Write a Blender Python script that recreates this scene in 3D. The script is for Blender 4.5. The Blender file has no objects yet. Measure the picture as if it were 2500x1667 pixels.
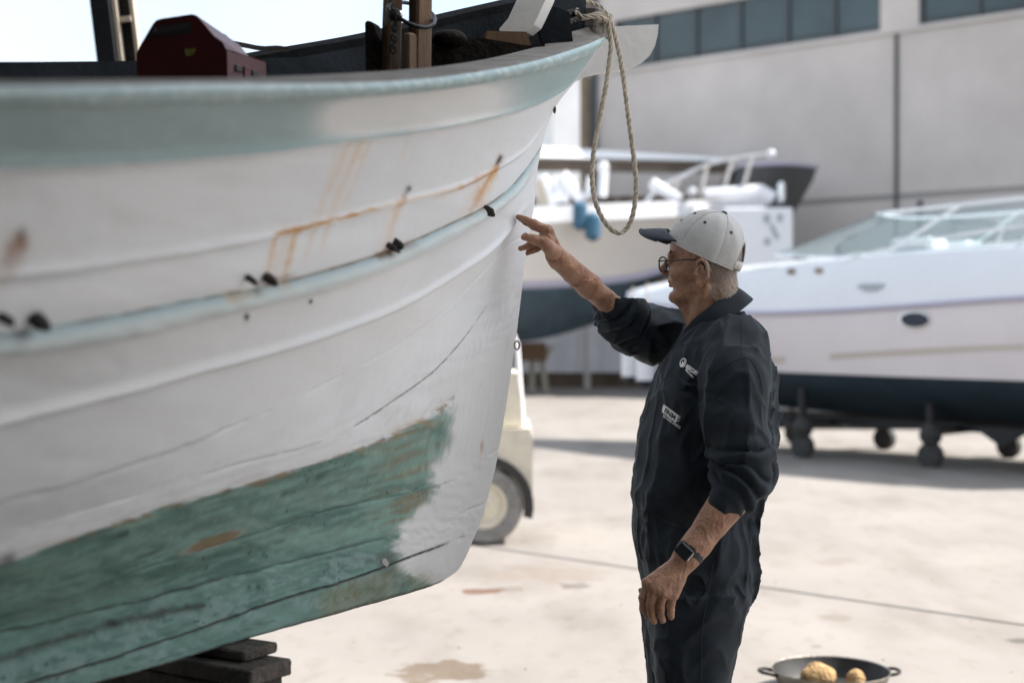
import bpy, math, random
import numpy as np
from mathutils import Vector, Matrix
from mathutils.bvhtree import BVHTree
random.seed(7); rng = np.random.default_rng(7)
SC = bpy.context.scene
COL = SC.collection
R = math.radians

# ------------------------------------------------------------------ camera
LENS = 50.0
F_PX = LENS / 36.0 * 2500.0          # photo is 2500 x 1667
HOR, CAMH = 810.0, 1.42              # horizon line in the photo, lens height
cam_d = bpy.data.cameras.new('camera')
cam = bpy.data.objects.new('camera', cam_d); COL.objects.link(cam)
cam_d.lens = LENS; cam_d.sensor_width = 36.0
cam_d.shift_y = -(833.5 - HOR) / 2500.0
cam_d.clip_start = 0.05; cam_d.clip_end = 2000.0
cam.location = (0, 0, CAMH); cam.rotation_euler = (R(90), 0, 0)
cam_d.dof.use_dof = True; cam_d.dof.focus_distance = 3.5; cam_d.dof.aperture_fstop = 2.4
SC.camera = cam

# ------------------------------------------------------------------ sky and sun
SUN_EL, SUN_AZ = 48.0, 86.0          # from the right
w = bpy.data.worlds.new('World'); SC.world = w; w.use_nodes = True
nt = w.node_tree; nt.nodes.clear()
o = nt.nodes.new('ShaderNodeOutputWorld'); bg = nt.nodes.new('ShaderNodeBackground')
sky = nt.nodes.new('ShaderNodeTexSky'); sky.sky_type = 'NISHITA'; sky.sun_disc = False
sky.sun_elevation = R(SUN_EL); sky.sun_rotation = R(SUN_AZ); sky.dust_density = 2.0; sky.air_density = 1.0
tc = nt.nodes.new('ShaderNodeTexCoord'); ns = nt.nodes.new('ShaderNodeTexNoise')
ns.inputs['Scale'].default_value = 2.2; ns.inputs['Detail'].default_value = 5
mr = nt.nodes.new('ShaderNodeMapRange'); mr.inputs['From Min'].default_value = .38; mr.inputs['From Max'].default_value = .68
mr.inputs['To Min'].default_value = .40; mr.inputs['To Max'].default_value = .97
mx = nt.nodes.new('ShaderNodeMix'); mx.data_type = 'RGBA'
mx.inputs['B'].default_value = (3.3, 3.55, 3.75, 1)
nt.links.new(tc.outputs['Generated'], ns.inputs['Vector']); nt.links.new(ns.outputs['Fac'], mr.inputs['Value'])
nt.links.new(mr.outputs['Result'], mx.inputs['Factor']); nt.links.new(sky.outputs['Color'], mx.inputs['A'])
nt.links.new(mx.outputs['Result'], bg.inputs['Color']); nt.links.new(bg.outputs['Background'], o.inputs['Surface'])
bg.inputs['Strength'].default_value = 0.10
sl = bpy.data.lights.new('sun', 'SUN'); sl.energy = 3.0; sl.angle = R(0.53); sl.color = (1.0, .955, .90)
so = bpy.data.objects.new('sun', sl); COL.objects.link(so)
sdir = Vector((math.cos(R(SUN_EL)) * math.sin(R(SUN_AZ)), math.cos(R(SUN_EL)) * math.cos(R(SUN_AZ)), math.sin(R(SUN_EL))))
so.rotation_euler = sdir.to_track_quat('Z', 'Y').to_euler(); so.location = (6, 0, 8)

vs = SC.view_settings; vs.view_transform = 'Standard'; vs.look = 'None'; vs.exposure = 1.72; vs.gamma = 1.0
vs.use_curve_mapping = False
SC.render.engine = 'CYCLES'; SC.cycles.use_denoising = True
SC.cycles.max_bounces = 8; SC.cycles.diffuse_bounces = 5; SC.cycles.glossy_bounces = 4
SC.cycles.transmission_bounces = 6; SC.cycles.transparent_max_bounces = 8

# ------------------------------------------------------------------ helpers
def ray(px, py): return np.array([(px - 1250.0) / F_PX, 1.0, -(py - HOR) / F_PX])
CAM = np.array([0, 0, CAMH])
def at(px, py, Y): return CAM + ray(px, py) * Y           # a point at depth Y seen at that pixel
def tag(o, label=None, cat=None, group=None, kind=None):
    if label: o['label'] = label
    if cat: o['category'] = cat
    if group: o['group'] = group
    if kind: o['kind'] = kind
    return o
def thing(name, loc, label, cat, group=None):
    e = bpy.data.objects.new(name, None); COL.objects.link(e); e.location = loc
    e.empty_display_size = .1
    return tag(e, label, cat, group)
def adopt(ob, parent):
    if parent is not None:
        ob.parent = parent
        ob.matrix_parent_inverse = Matrix.Translation(-Vector(parent.location)) if parent.parent is None else Matrix.Identity(4)
    return ob
def mk(name, verts, faces, m, parent=None, smooth=True, sharp=None):
    me = bpy.data.meshes.new(name)
    me.from_pydata(np.asarray(verts).tolist(), [], faces.tolist() if isinstance(faces, np.ndarray) else faces)
    me.update()
    if smooth:
        me.shade_smooth()
        if sharp: me.set_sharp_from_angle(angle=R(sharp))
    if m is not None: me.materials.append(M[m] if isinstance(m, str) else m)
    ob = bpy.data.objects.new(name, me); COL.objects.link(ob)
    return adopt(ob, parent)
def unit(v): v = np.asarray(v, float); return v / (np.linalg.norm(v) + 1e-12)

class MB:                                                  # collects primitive shapes for ONE part
    def __init__(s): s.v = []; s.f = []
    def add(s, v, f):
        n = len(s.v); s.v += [tuple(map(float, q)) for q in v]; s.f += [tuple(i + n for i in q) for q in f]; return s
    def box(s, c, size, ax=None, bev=.0):
        """box with chamfered edges; ax = 3 axes"""
        c = np.asarray(c, float); hx, hy, hz = np.asarray(size, float) / 2
        A = np.eye(3) if ax is None else np.array([unit(a) for a in ax])
        if bev <= 0:
            p = [(sx * hx, sy * hy, sz * hz) for sz in (-1, 1) for sy in (-1, 1) for sx in (-1, 1)]
            f = [(0, 2, 3, 1), (4, 5, 7, 6), (0, 1, 5, 4), (2, 6, 7, 3), (0, 4, 6, 2), (1, 3, 7, 5)]
        else:
            b = min(bev, hx * .9, hy * .9, hz * .9); p = []; idx = {}
            for sx in (-1, 1):
                for sy in (-1, 1):
                    for sz in (-1, 1):
                        for k in range(3):
                            q = [sx * (hx - b), sy * (hy - b), sz * (hz - b)]; q[k] = (sx * hx, sy * hy, sz * hz)[k]
                            idx[(sx, sy, sz, k)] = len(p); p.append(q)
            f = []
            for k in range(3):
                a, d = [i for i in range(3) if i != k]
                for sg in (-1, 1):
                    q = []
                    for (s1, s2) in ((-1, -1), (1, -1), (1, 1), (-1, 1)):
                        t = [0, 0, 0]; t[k] = sg; t[a] = s1; t[d] = s2; q.append(idx[(*t, k)])
                    f.append(tuple(q if (sg > 0) ^ (k == 1) else q[::-1]))
            for k in range(3):
                a, d = [i for i in range(3) if i != k]
                for s1 in (-1, 1):
                    for s2 in (-1, 1):
                        t0 = [0, 0, 0]; t1 = [0, 0, 0]; t0[a] = t1[a] = s1; t0[d] = t1[d] = s2; t0[k] = -1; t1[k] = 1
                        f.append((idx[(*t0, a)], idx[(*t1, a)], idx[(*t1, d)], idx[(*t0, d)]))
            for sx in (-1, 1):
                for sy in (-1, 1):
                    for sz in (-1, 1): f.append(tuple(idx[(sx, sy, sz, k)] for k in range(3)))
        return s.add([c + np.array(q) @ A for q in p], f)
    def tube(s, pts, r, n=10, closed=False, caps=True):
        pts = np.asarray(pts, float); m = len(pts)
        r = np.broadcast_to(np.asarray(r, float), (m,))
        T = np.gradient(pts, axis=0)
        if closed: T = np.roll(pts, -1, 0) - np.roll(pts, 1, 0)
        T /= np.linalg.norm(T, axis=1)[:, None] + 1e-12
        up = np.array([0, 0, 1.]) if abs(T[0][2]) < .9 else np.array([1., 0, 0])
        nrm = unit(np.cross(T[0], up)); V = []
        for i in range(m):
            nrm = unit(nrm - T[i] * (nrm @ T[i])); bi = np.cross(T[i], nrm)
            for k in range(n):
                a = 2 * math.pi * k / n; V.append(pts[i] + r[i] * (math.cos(a) * nrm + math.sin(a) * bi))
        Fc = []
        for i in range(m if closed else m - 1):
            j = (i + 1) % m
            for k in range(n): Fc.append((i * n + k, i * n + (k + 1) % n, j * n + (k + 1) % n, j * n + k))
        if not closed and caps: Fc += [tuple(range(n))[::-1], tuple((m - 1) * n + k for k in range(n))]
        return s.add(V, Fc)
    def lathe(s, c, axis, prof, n=24, ref=None, caps=True):
        """prof: list of (radius, height along axis)"""
        axis = unit(axis); ref = np.array([0, 0, 1.]) if ref is None else ref
        if abs(axis @ unit(ref)) > .95: ref = np.array([1., 0, 0])
        u = unit(np.cross(axis, ref)); v = np.cross(axis, u); V = []; Fc = []
        for (rr, hh) in prof:
            for k in range(n):
                a = 2 * math.pi * k / n; V.append(np.asarray(c) + axis * hh + rr * (math.cos(a) * u + math.sin(a) * v))
        for i in range(len(prof) - 1):
            for k in range(n): Fc.append((i * n + k, i * n + (k + 1) % n, (i + 1) * n + (k + 1) % n, (i + 1) * n + k))
        if caps and prof[0][0] > 1e-5: Fc.append(tuple(range(n))[::-1])
        if caps and prof[-1][0] > 1e-5: Fc.append(tuple((len(prof) - 1) * n + k for k in range(n)))
        return s.add(V, Fc)
    def grid(s, P, close_u=False):
        P = np.asarray(P); nu, nv = P.shape[:2]; Fc = []
        for i in range(nu if close_u else nu - 1):
            for j in range(nv - 1): Fc.append((i * nv + j, i * nv + j + 1, ((i + 1) % nu) * nv + j + 1, ((i + 1) % nu) * nv + j))
        return s.add(P.reshape(-1, 3), Fc)
    def prism(s, poly, e):
        """polygon (3-D points) extruded along vector e"""
        n = len(poly); P = [np.asarray(q, float) for q in poly]; e = np.asarray(e, float)
        V = P + [q + e for q in P]
        Fc = [tuple(range(n))[::-1], tuple(range(n, 2 * n))] + [(i, (i + 1) % n, (i + 1) % n + n, i + n) for i in range(n)]
        return s.add(V, Fc)
    def build(s, name, m, parent=None, smooth=True, sharp=35): return mk(name, s.v, s.f, m, parent, smooth, sharp)

def pchip(x, y):
    x = np.asarray(x, float); y = np.asarray(y, float); h = np.diff(x); d = np.diff(y) / h
    m = np.zeros_like(y); m[0] = d[0]; m[-1] = d[-1]
    for i in range(1, len(x) - 1):
        m[i] = 0 if d[i - 1] * d[i] <= 0 else 3 * (h[i - 1] + h[i]) / ((2 * h[i] + h[i - 1]) / d[i - 1] + (h[i] + 2 * h[i - 1]) / d[i])
    def f(q):
        q = np.asarray(q, float); i = np.clip(np.searchsorted(x, q) - 1, 0, len(h) - 1); t = (q - x[i]) / h[i]
        t = np.clip(t, 0, 1)
        return (y[i] * (1 + 2 * t) * (1 - t) ** 2 + m[i] * h[i] * t * (1 - t) ** 2 + y[i + 1] * t * t * (3 - 2 * t) + m[i + 1] * h[i] * t * t * (t - 1))
    return f
def crom(pts, n):
    """smooth curve through points, n samples"""
    P = np.asarray(pts, float); d = np.r_[0, np.cumsum(np.linalg.norm(np.diff(P, axis=0), axis=1))]
    T = np.gradient(P, d, axis=0); q = np.linspace(0, d[-1], n); i = np.clip(np.searchsorted(d, q) - 1, 0, len(d) - 2)
    h = (d[i + 1] - d[i]); t = ((q - d[i]) / h)[:, None]; h = h[:, None]
    return P[i] * (1 + 2 * t) * (1 - t) ** 2 + T[i] * h * t * (1 - t) ** 2 + P[i + 1] * t * t * (3 - 2 * t) + T[i + 1] * h * t * t * (t - 1)

_NT = np.random.default_rng(3).random(64 ** 3).astype(np.float32)
def vnoise(p, seed=0):
    """value noise on a 64-cell lattice"""
    p = np.asarray(p, np.float32); i = np.floor(p); f = p - i; f = f * f * (3 - 2 * f); i = i.astype(np.int32) + np.array([seed * 7, seed * 13 + 5, seed * 29 + 11], np.int32)
    x0, y0, z0 = i[:, 0] & 63, i[:, 1] & 63, i[:, 2] & 63; x1, y1, z1 = (x0 + 1) & 63, (y0 + 1) & 63, (z0 + 1) & 63
    x0 = x0 << 12; x1 = x1 << 12; y0 = y0 << 6; y1 = y1 << 6; fx, fy, fz = f[:, 0], f[:, 1], f[:, 2]; T = _NT
    a = T[x0 + y0 + z0]; a = a + (T[x1 + y0 + z0] - a) * fx; b = T[x0 + y1 + z0]; b = b + (T[x1 + y1 + z0] - b) * fx
    c = T[x0 + y0 + z1]; c = c + (T[x1 + y0 + z1] - c) * fx; d = T[x0 + y1 + z1]; d = d + (T[x1 + y1 + z1] - d) * fx
    a = a + (b - a) * fy; c = c + (d - c) * fy; return (a + (c - a) * fz).astype(np.float64)
def fbm(p, seed=0, oct=4):
    r = 0; a = .5; t = 0; p = np.asarray(p, float)
    for k in range(oct): r = r + a * vnoise(p * 2 ** k, seed + k * 17); t += a; a *= .5
    return r / t
def sstep(a, b, x): t = np.clip((x - a) / (b - a), 0, 1); return t * t * (3 - 2 * t)

# ------------------------------------------------------------------ materials
M = {}
def mat(name, col, rough=.6, metal=0, var=.0, vscale=8, bump=.0, bscale=60, attr=None, coat=0, spec=.5, sss=0, sheen=0, alpha=1, trans=0, detail=6, var2=None, aniso=None, bdist=.02):
    m = bpy.data.materials.new(name); m.use_nodes = True; t = m.node_tree; b = t.nodes['Principled BSDF']
    b.inputs['Roughness'].default_value = rough; b.inputs['Metallic'].default_value = metal
    b.inputs['Specular IOR Level'].default_value = spec; b.inputs['Coat Weight'].default_value = coat
    b.inputs['Base Color'].default_value = (*col, 1)
    if sss: b.inputs['Subsurface Weight'].default_value = sss; b.inputs['Subsurface Radius'].default_value = (.012, .005, .003); b.inputs['Subsurface Scale'].default_value = 1.0
    if sheen: b.inputs['Sheen Weight'].default_value = sheen; b.inputs['Sheen Roughness'].default_value = .4; b.inputs['Sheen Tint'].default_value = (.55, .8, .95, 1)
    if trans: b.inputs['Transmission Weight'].default_value = trans
    if alpha < 1: b.inputs['Alpha'].default_value = alpha
    tcn = t.nodes.new('ShaderNodeTexCoord'); vec = tcn.outputs['Object']
    if aniso:
        mp = t.nodes.new('ShaderNodeMapping'); mp.inputs['Scale'].default_value = aniso
        t.links.new(vec, mp.inputs['Vector']); vec = mp.outputs['Vector']
    src = None
    if attr:
        an = t.nodes.new('ShaderNodeAttribute'); an.attribute_name = attr; src = an.outputs['Color']
        t.links.new(an.outputs['Alpha'], b.inputs['Roughness'])
    if var > 0:
        n = t.nodes.new('ShaderNodeTexNoise'); n.inputs['Scale'].default_value = vscale; n.inputs['Detail'].default_value = detail; n.inputs['Roughness'].default_value = .62
        t.links.new(vec, n.inputs['Vector'])
        r = t.nodes.new('ShaderNodeMapRange'); r.inputs['From Min'].default_value = .3; r.inputs['From Max'].default_value = .7
        r.inputs['To Min'].default_value = 0; r.inputs['To Max'].default_value = 1; t.links.new(n.outputs['Fac'], r.inputs['Value'])
        x = t.nodes.new('ShaderNodeMix'); x.data_type = 'RGBA'; t.links.new(r.outputs['Result'], x.inputs['Factor'])
        if src is not None:
            x.blend_type = 'MULTIPLY'; t.links.new(src, x.inputs['A']); x.inputs['B'].default_value = (1 - var,) * 3 + (1,)
        else:
            c2 = var2 if var2 else tuple(max(0, c * (1 - var)) for c in col)
            x.inputs['A'].default_value = (*[min(1, c * (1 + (0 if var2 else var * .5))) for c in col], 1); x.inputs['B'].default_value = (*c2, 1)
        src = x.outputs['Result']
        r2 = t.nodes.new('ShaderNodeMapRange'); r2.inputs['To Min'].default_value = max(.02, rough - .1); r2.inputs['To Max'].default_value = min(1, rough + .12)
        if not attr: t.links.new(n.outputs['Fac'], r2.inputs['Value']); t.links.new(r2.outputs['Result'], b.inputs['Roughness'])
    if src is not None: t.links.new(src, b.inputs['Base Color'])
    if bump > 0:
        n2 = t.nodes.new('ShaderNodeTexNoise'); n2.inputs['Scale'].default_value = bscale; n2.inputs['Detail'].default_value = 5
        t.links.new(vec, n2.inputs['Vector'])
        bp = t.nodes.new('ShaderNodeBump'); bp.inputs['Strength'].default_value = bump; bp.inputs['Distance'].default_value = bdist
        t.links.new(n2.outputs['Fac'], bp.inputs['Height']); t.links.new(bp.outputs['Normal'], b.inputs['Normal'])
    M[name] = m; return m
mat('hull_paint', (.8, .8, .8), .35, attr='col', var=.05, vscale=5, bump=.10, bscale=30, bdist=.01)
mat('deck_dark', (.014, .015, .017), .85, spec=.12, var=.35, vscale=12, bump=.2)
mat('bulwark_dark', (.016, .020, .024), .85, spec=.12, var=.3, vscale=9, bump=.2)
mat('wood_grey', (.185, .168, .15), .8, var=.45, vscale=14, bump=.5, bscale=90, aniso=(1, 1, 6), bdist=.006)
mat('wood_brown', (.20, .115, .06), .65, var=.4, vscale=10, bump=.4, bscale=60, aniso=(5, 5, .6), bdist=.005)
mat('wood_dark', (.028, .022, .018), .9, spec=.15, var=.5, vscale=16, bump=.8, bscale=70, bdist=.01)
mat('timber', (.085, .07, .058), .9, var=.5, vscale=14, bump=.9, bscale=55, bdist=.012)
mat('white_paint', (.78, .77, .75), .4, var=.1, vscale=6, bump=.1, bscale=40)
mat('red_plastic', (.085, .006, .008), .38, var=.2, vscale=9, bump=.08, bscale=120)
mat('label_dark', (.03, .028, .028), .5)
mat('label_print', (.10, .085, .085), .6)
mat('sticker_yellow', (.32, .30, .05), .6, var=.6, vscale=60)
mat('steel', (.35, .36, .37), .28, 1.0, var=.2, vscale=30)
mat('steel_dark', (.03, .032, .036), .45, .6, var=.3, vscale=30)
mat('rust', (.16, .07, .03), .9, var=.6, vscale=60, bump=.8, bscale=150)
mat('iron', (.035, .03, .028), .8, var=.5, vscale=50, bump=.6, bscale=120)
mat('rope', (.52, .45, .36), .95, var=.35, vscale=60, bump=.8, bscale=300, bdist=.003)
mat('rope_shaded', (.05, .047, .043), .95, var=.3, vscale=60, bump=.6, bscale=300, bdist=.003)  # same rope with its shade darkened into the colour
mat('concrete', (.265, .244, .223), .88, var=.16, vscale=.55, detail=9, bump=.25, bscale=14, bdist=.006)
mat('cement_wall', (.57, .52, .49), .9, var=.13, vscale=.5, bump=.15, bscale=10)
mat('joint', (.32, .30, .29), .9); mat('joint_dirt', (.22, .198, .175), .95, var=.4, vscale=3)
mat('glass_dark', (.045, .07, .075), .12, var=.4, vscale=.5, coat=.3)
mat('frame_dark', (.05, .06, .065), .5)
mat('gel_white', (.74, .75, .78), .25, coat=.4, var=.04, vscale=2)
mat('gel_pink', (.66, .615, .64), .3, coat=.3, var=.06, vscale=1.5)
mat('gel_cream', (.72, .67, .62), .35, coat=.3, var=.06, vscale=1)
mat('stripe_beige', (.50, .45, .40), .4)
mat('stripe_lilac', (.42, .40, .50), .4)
mat('antifoul_black', (.012, .022, .03), .7, var=.4, vscale=3)
mat('antifoul_blue', (.045, .075, .098), .7, var=.35, vscale=2)
mat('antifoul_navy', (.009, .026, .040), .6, var=.3, vscale=3)
mat('rubber', (.05, .05, .05), .85, var=.4, vscale=20, bump=.3)
mat('rubber_dusty', (.27, .26, .25), .9, var=.3, vscale=18, bump=.4, bscale=80)
mat('cream_metal', (.72, .66, .54), .5, var=.18, vscale=6, bump=.1)
mat('chrome', (.75, .76, .78), .18, 1.0)
mat('fender_blue', (.035, .115, .19), .5, var=.2)
mat('fender_white', (.72, .73, .76), .45, var=.1)
mat('navy', (.012, .02, .04), .5)
mat('roof_white', (.80, .80, .80), .5, var=.08, vscale=1)
mat('shed_wood', (.20, .16, .13), .85, var=.3, vscale=3)
mat('corrugated', (.78, .78, .82), .6, var=.1, vscale=2)
mat('beige_cement', (.42, .37, .30), .9, var=.15, vscale=2)
mat('brown_wall', (.22, .165, .115), .9, var=.3, vscale=2)
mat('dark_hull', (.075, .075, .077), .5, var=.2)
mat('grey_mark', (.36, .39, .41), .7)
mat('letter_brown', (.42, .33, .25), .7)
mat('roof_sheet', (.16, .16, .17), .7, var=.2, vscale=2)
mat('shed_wall', (.17, .17, .17), .9, var=.2, vscale=1)
mat('pan_metal', (.30, .27, .23), .42, .75, var=.5, vscale=18, bump=.2)
mat('pan_shade', (.012, .011, .010), .6, .0, var=.6, vscale=14)  # near-black colour stands in for shade in the hollow
mat('sponge', (.46, .29, .13), .9, var=.4, vscale=24, bump=1.0, bscale=70)
# the man
def skin_mat():
    m = mat('skin', (.36, .19, .115), .5, var=.0, sss=.06, spec=.35); t = m.node_tree; b = t.nodes['Principled BSDF']
    tcn = t.nodes.new('ShaderNodeTexCoord')
    n1 = t.nodes.new('ShaderNodeTexNoise'); n1.inputs['Scale'].default_value = 22; n1.inputs['Detail'].default_value = 6
    n2 = t.nodes.new('ShaderNodeTexNoise'); n2.inputs['Scale'].default_value = 95; n2.inputs['Detail'].default_value = 3
    for n in (n1, n2): t.links.new(tcn.outputs['Object'], n.inputs['Vector'])
    cr = t.nodes.new('ShaderNodeValToRGB'); e = cr.color_ramp.elements
    e[0].position = .3; e[0].color = (.235, .112, .066, 1); e[1].position = .68; e[1].color = (.43, .245, .16, 1)
    t.links.new(n1.outputs['Fac'], cr.inputs['Fac'])
    r = t.nodes.new('ShaderNodeMapRange'); r.inputs['From Min'].default_value = .64; r.inputs['From Max'].default_value = .73; r.inputs['To Max'].default_value = .45
    t.links.new(n2.outputs['Fac'], r.inputs['Value'])
    x = t.nodes.new('ShaderNodeMix'); x.data_type = 'RGBA'; t.links.new(r.outputs['Result'], x.inputs['Factor'])
    t.links.new(cr.outputs['Color'], x.inputs['A']); x.inputs['B'].default_value = (.13, .05, .025, 1)
    t.links.new(x.outputs['Result'], b.inputs['Base Color'])
    n3 = t.nodes.new('ShaderNodeTexNoise'); n3.inputs['Scale'].default_value = 130; n3.inputs['Detail'].default_value = 4; t.links.new(tcn.outputs['Object'], n3.inputs['Vector'])
    bp = t.nodes.new('ShaderNodeBump'); bp.inputs['Strength'].default_value = .8; bp.inputs['Distance'].default_value = .004
    t.links.new(n3.outputs['Fac'], bp.inputs['Height']); t.links.new(bp.outputs['Normal'], b.inputs['Normal'])
skin_mat()
mat('cloth_navy', (.0085, .0145, .0225), .70, var=.35, vscale=18, bump=.4, bscale=420, sheen=.08, bdist=.002, spec=.33)
mat('thread', (.022, .030, .038), .9)
mat('print_white', (.78, .78, .78), .7)
mat('cap_cloth', (.50, .495, .485), .9, var=.14, vscale=14, bump=.35, bscale=260, bdist=.003)
mat('cap_navy', (.012, .018, .032), .7, bump=.2, bscale=300, bdist=.002)
mat('hair_grey', (.48, .43, .385), .6)
mat('frame_black', (.012, .012, .013), .35)
mat('watch_face', (.012, .014, .016), .15, coat=.5)
mat('watch_band', (.014, .014, .015), .6)
mat('leather', (.05, .035, .025), .6, var=.3)
def glass_mat(name, col, rough=.02, fac=.9):
    m = bpy.data.materials.new(name); m.use_nodes = True; t = m.node_tree; t.nodes.clear()
    o = t.nodes.new('ShaderNodeOutputMaterial'); a = t.nodes.new('ShaderNodeBsdfTransparent'); g = t.nodes.new('ShaderNodeBsdfGlossy'); x = t.nodes.new('ShaderNodeMixShader')
    a.inputs['Color'].default_value = (*col, 1); g.inputs['Roughness'].default_value = rough; x.inputs['Fac'].default_value = 1 - fac
    t.links.new(a.outputs['BSDF'], x.inputs[1]); t.links.new(g.outputs['BSDF'], x.inputs[2]); t.links.new(x.outputs['Shader'], o.inputs['Surface'])
    M[name] = m
def fill_membrane():
    m = bpy.data.materials.new('fill_membrane'); m.use_nodes = True; t = m.node_tree; t.nodes.clear()
    o = t.nodes.new('ShaderNodeOutputMaterial'); a = t.nodes.new('ShaderNodeBsdfDiffuse'); g = t.nodes.new('ShaderNodeBsdfTranslucent'); x = t.nodes.new('ShaderNodeMixShader')
    a.inputs['Color'].default_value = (.75, .75, .74, 1); g.inputs['Color'].default_value = (.90, .94, .99, 1); x.inputs['Fac'].default_value = .92
    t.links.new(a.outputs['BSDF'], x.inputs[1]); t.links.new(g.outputs['BSDF'], x.inputs[2]); t.links.new(x.outputs['Shader'], o.inputs['Surface']); M['fill_membrane'] = m
fill_membrane()  # translucent material of the added fill-light canopy
glass_mat('lens', (.97, .98, .98), .02, .90); glass_mat('windscreen', (.66, .75, .74), .03, .80)
# ================================================================== SETTING
def gp(px, py):
    Y = CAMH * F_PX / (py - HOR); return np.array([(px - 1250) / F_PX * Y, Y, 0.0])
def ground_material():
    m = M['concrete']; t = m.node_tree; b = t.nodes['Principled BSDF']
    src = b.inputs['Base Color'].links[0].from_socket
    tcn = t.nodes.new('ShaderNodeTexCoord')
    dn = t.nodes.new('ShaderNodeTexNoise'); dn.inputs['Scale'].default_value = 5.5; dn.inputs['Detail'].default_value = 6
    t.links.new(tcn.outputs['Object'], dn.inputs['Vector'])
    def mul(c, fac_socket, col):
        x = t.nodes.new('ShaderNodeMix'); x.data_type = 'RGBA'; x.blend_type = 'MULTIPLY'
        t.links.new(fac_socket, x.inputs['Factor']); t.links.new(c, x.inputs['A']); x.inputs['B'].default_value = (*col, 1); return x.outputs['Result']
    # trowel and tyre mottling at two more scales
    for sc, lo, hi, col, st in ((2.3, .48, .72, (.80, .78, .76), (1, .35, 1)), (9, .55, .75, (.86, .83, .80), (1, .5, 1)), (.12, .4, .65, (.9, .88, .86), (1, 1, 1))):
        mp = t.nodes.new('ShaderNodeMapping'); mp.inputs['Scale'].default_value = st; t.links.new(tcn.outputs['Object'], mp.inputs['Vector'])
        n = t.nodes.new('ShaderNodeTexNoise'); n.inputs['Scale'].default_value = sc; n.inputs['Detail'].default_value = 7; t.links.new(mp.outputs['Vector'], n.inputs['Vector'])
        r = t.nodes.new('ShaderNodeMapRange'); r.inputs['From Min'].default_value = lo; r.inputs['From Max'].default_value = hi; t.links.new(n.outputs['Fac'], r.inputs['Value'])
        src = mul(src, r.outputs['Result'], col)
    stains = [((1160, 1442), (62, 9), (.55, .34, .25)), ((1415, 1428), (42, 7), (.62, .60, .62)), ((1090, 1640), (125, 26), (.60, .50, .40)),
              ((1255, 1440), (30, 7), (.8, .75, .7)), ((2490, 1562), (40, 9), (.5, .5, .5)), ((2030, 1505), (45, 12), (.82, .78, .74)),
              ((1995, 1577), (18, 3), (.6, .55, .5)), ((2050, 1370), (60, 10), (.86, .82, .8)), ((1330, 1400), (160, 26), (.93, .87, .82)), ((430, 1655), (90, 14), (.55, .42, .34))]
    for (c, rad, col) in stains:
        g = gp(*c); gx = rad[0] / F_PX * g[1]; gy = rad[1] * g[1] ** 2 / (CAMH * F_PX)
        mp = t.nodes.new('ShaderNodeMapping'); mp.vector_type = 'TEXTURE'; mp.inputs['Location'].default_value = g; mp.inputs['Scale'].default_value = (gx, gy, 1)
        ad = t.nodes.new('ShaderNodeVectorMath'); ad.operation = 'LENGTH'
        t.links.new(tcn.outputs['Object'], mp.inputs['Vector']); t.links.new(mp.outputs['Vector'], ad.inputs[0])
        s = t.nodes.new('ShaderNodeMath'); s.operation = 'MULTIPLY_ADD'; s.inputs[1].default_value = 2.6; t.links.new(dn.outputs['Fac'], s.inputs[0]); t.links.new(ad.outputs['Value'], s.inputs[2])
        r = t.nodes.new('ShaderNodeMapRange'); r.interpolation_type = 'SMOOTHSTEP'; r.inputs['From Min'].default_value = 1.95; r.inputs['From Max'].default_value = 2.35
        r.inputs['To Min'].default_value = 1; r.inputs['To Max'].default_value = 0; t.links.new(s.outputs['Value'], r.inputs['Value'])
        src = mul(src, r.outputs['Result'], col)
    t.links.new(src, b.inputs['Base Color'])
ground_material()
g1, g2 = gp(1278, 1348), gp(2500, 1525); gd = unit(g2 - g1); gn = np.array([-gd[1], gd[0], 0])
mb = MB()
for sg in (-1, 1):
    p = g1 + gn * sg * .017
    q = [p - gd * 400, p + gd * 400, p + gd * 400 + gn * sg * 500, p - gd * 400 + gn * sg * 500]
    mb.add(q, [(0, 1, 2, 3) if sg > 0 else (3, 2, 1, 0)])
tag(mb.build('ground', 'concrete', smooth=False), kind='structure')

jb = MB().add([g1 - gd * 400 - gn * .05 - [0, 0, .008], g1 + gd * 400 - gn * .05 - [0, 0, .008], g1 + gd * 400 + gn * .05 - [0, 0, .008], g1 - gd * 400 + gn * .05 - [0, 0, .008]], [(0, 1, 2, 3)]).build('ground_joint', 'joint_dirt', smooth=False)
tag(jb, kind='structure')
mb = MB()
for k in range(90):
    Y = 5.9 + 9 * rng.random() ** 1.6; X = (rng.random() * 2 - 1) * .42 * Y; r = rng.uniform(.002, .007); c = np.array([X, Y, r * .4])
    q = rng.normal(0, 1, (6, 3)) * .25 + [[1, 0, 0], [-1, 0, 0], [0, 1, 0], [0, -1, 0], [0, 0, .7], [0, 0, -.7]]
    mb.add(c + q * r, [(0, 2, 4), (2, 1, 4), (1, 3, 4), (3, 0, 4), (2, 0, 5), (1, 2, 5), (3, 1, 5), (0, 3, 5)])
tag(mb.build('grit', 'timber', smooth=False), 'loose dark grit scattered over the concrete', 'grit', kind='stuff')
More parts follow.
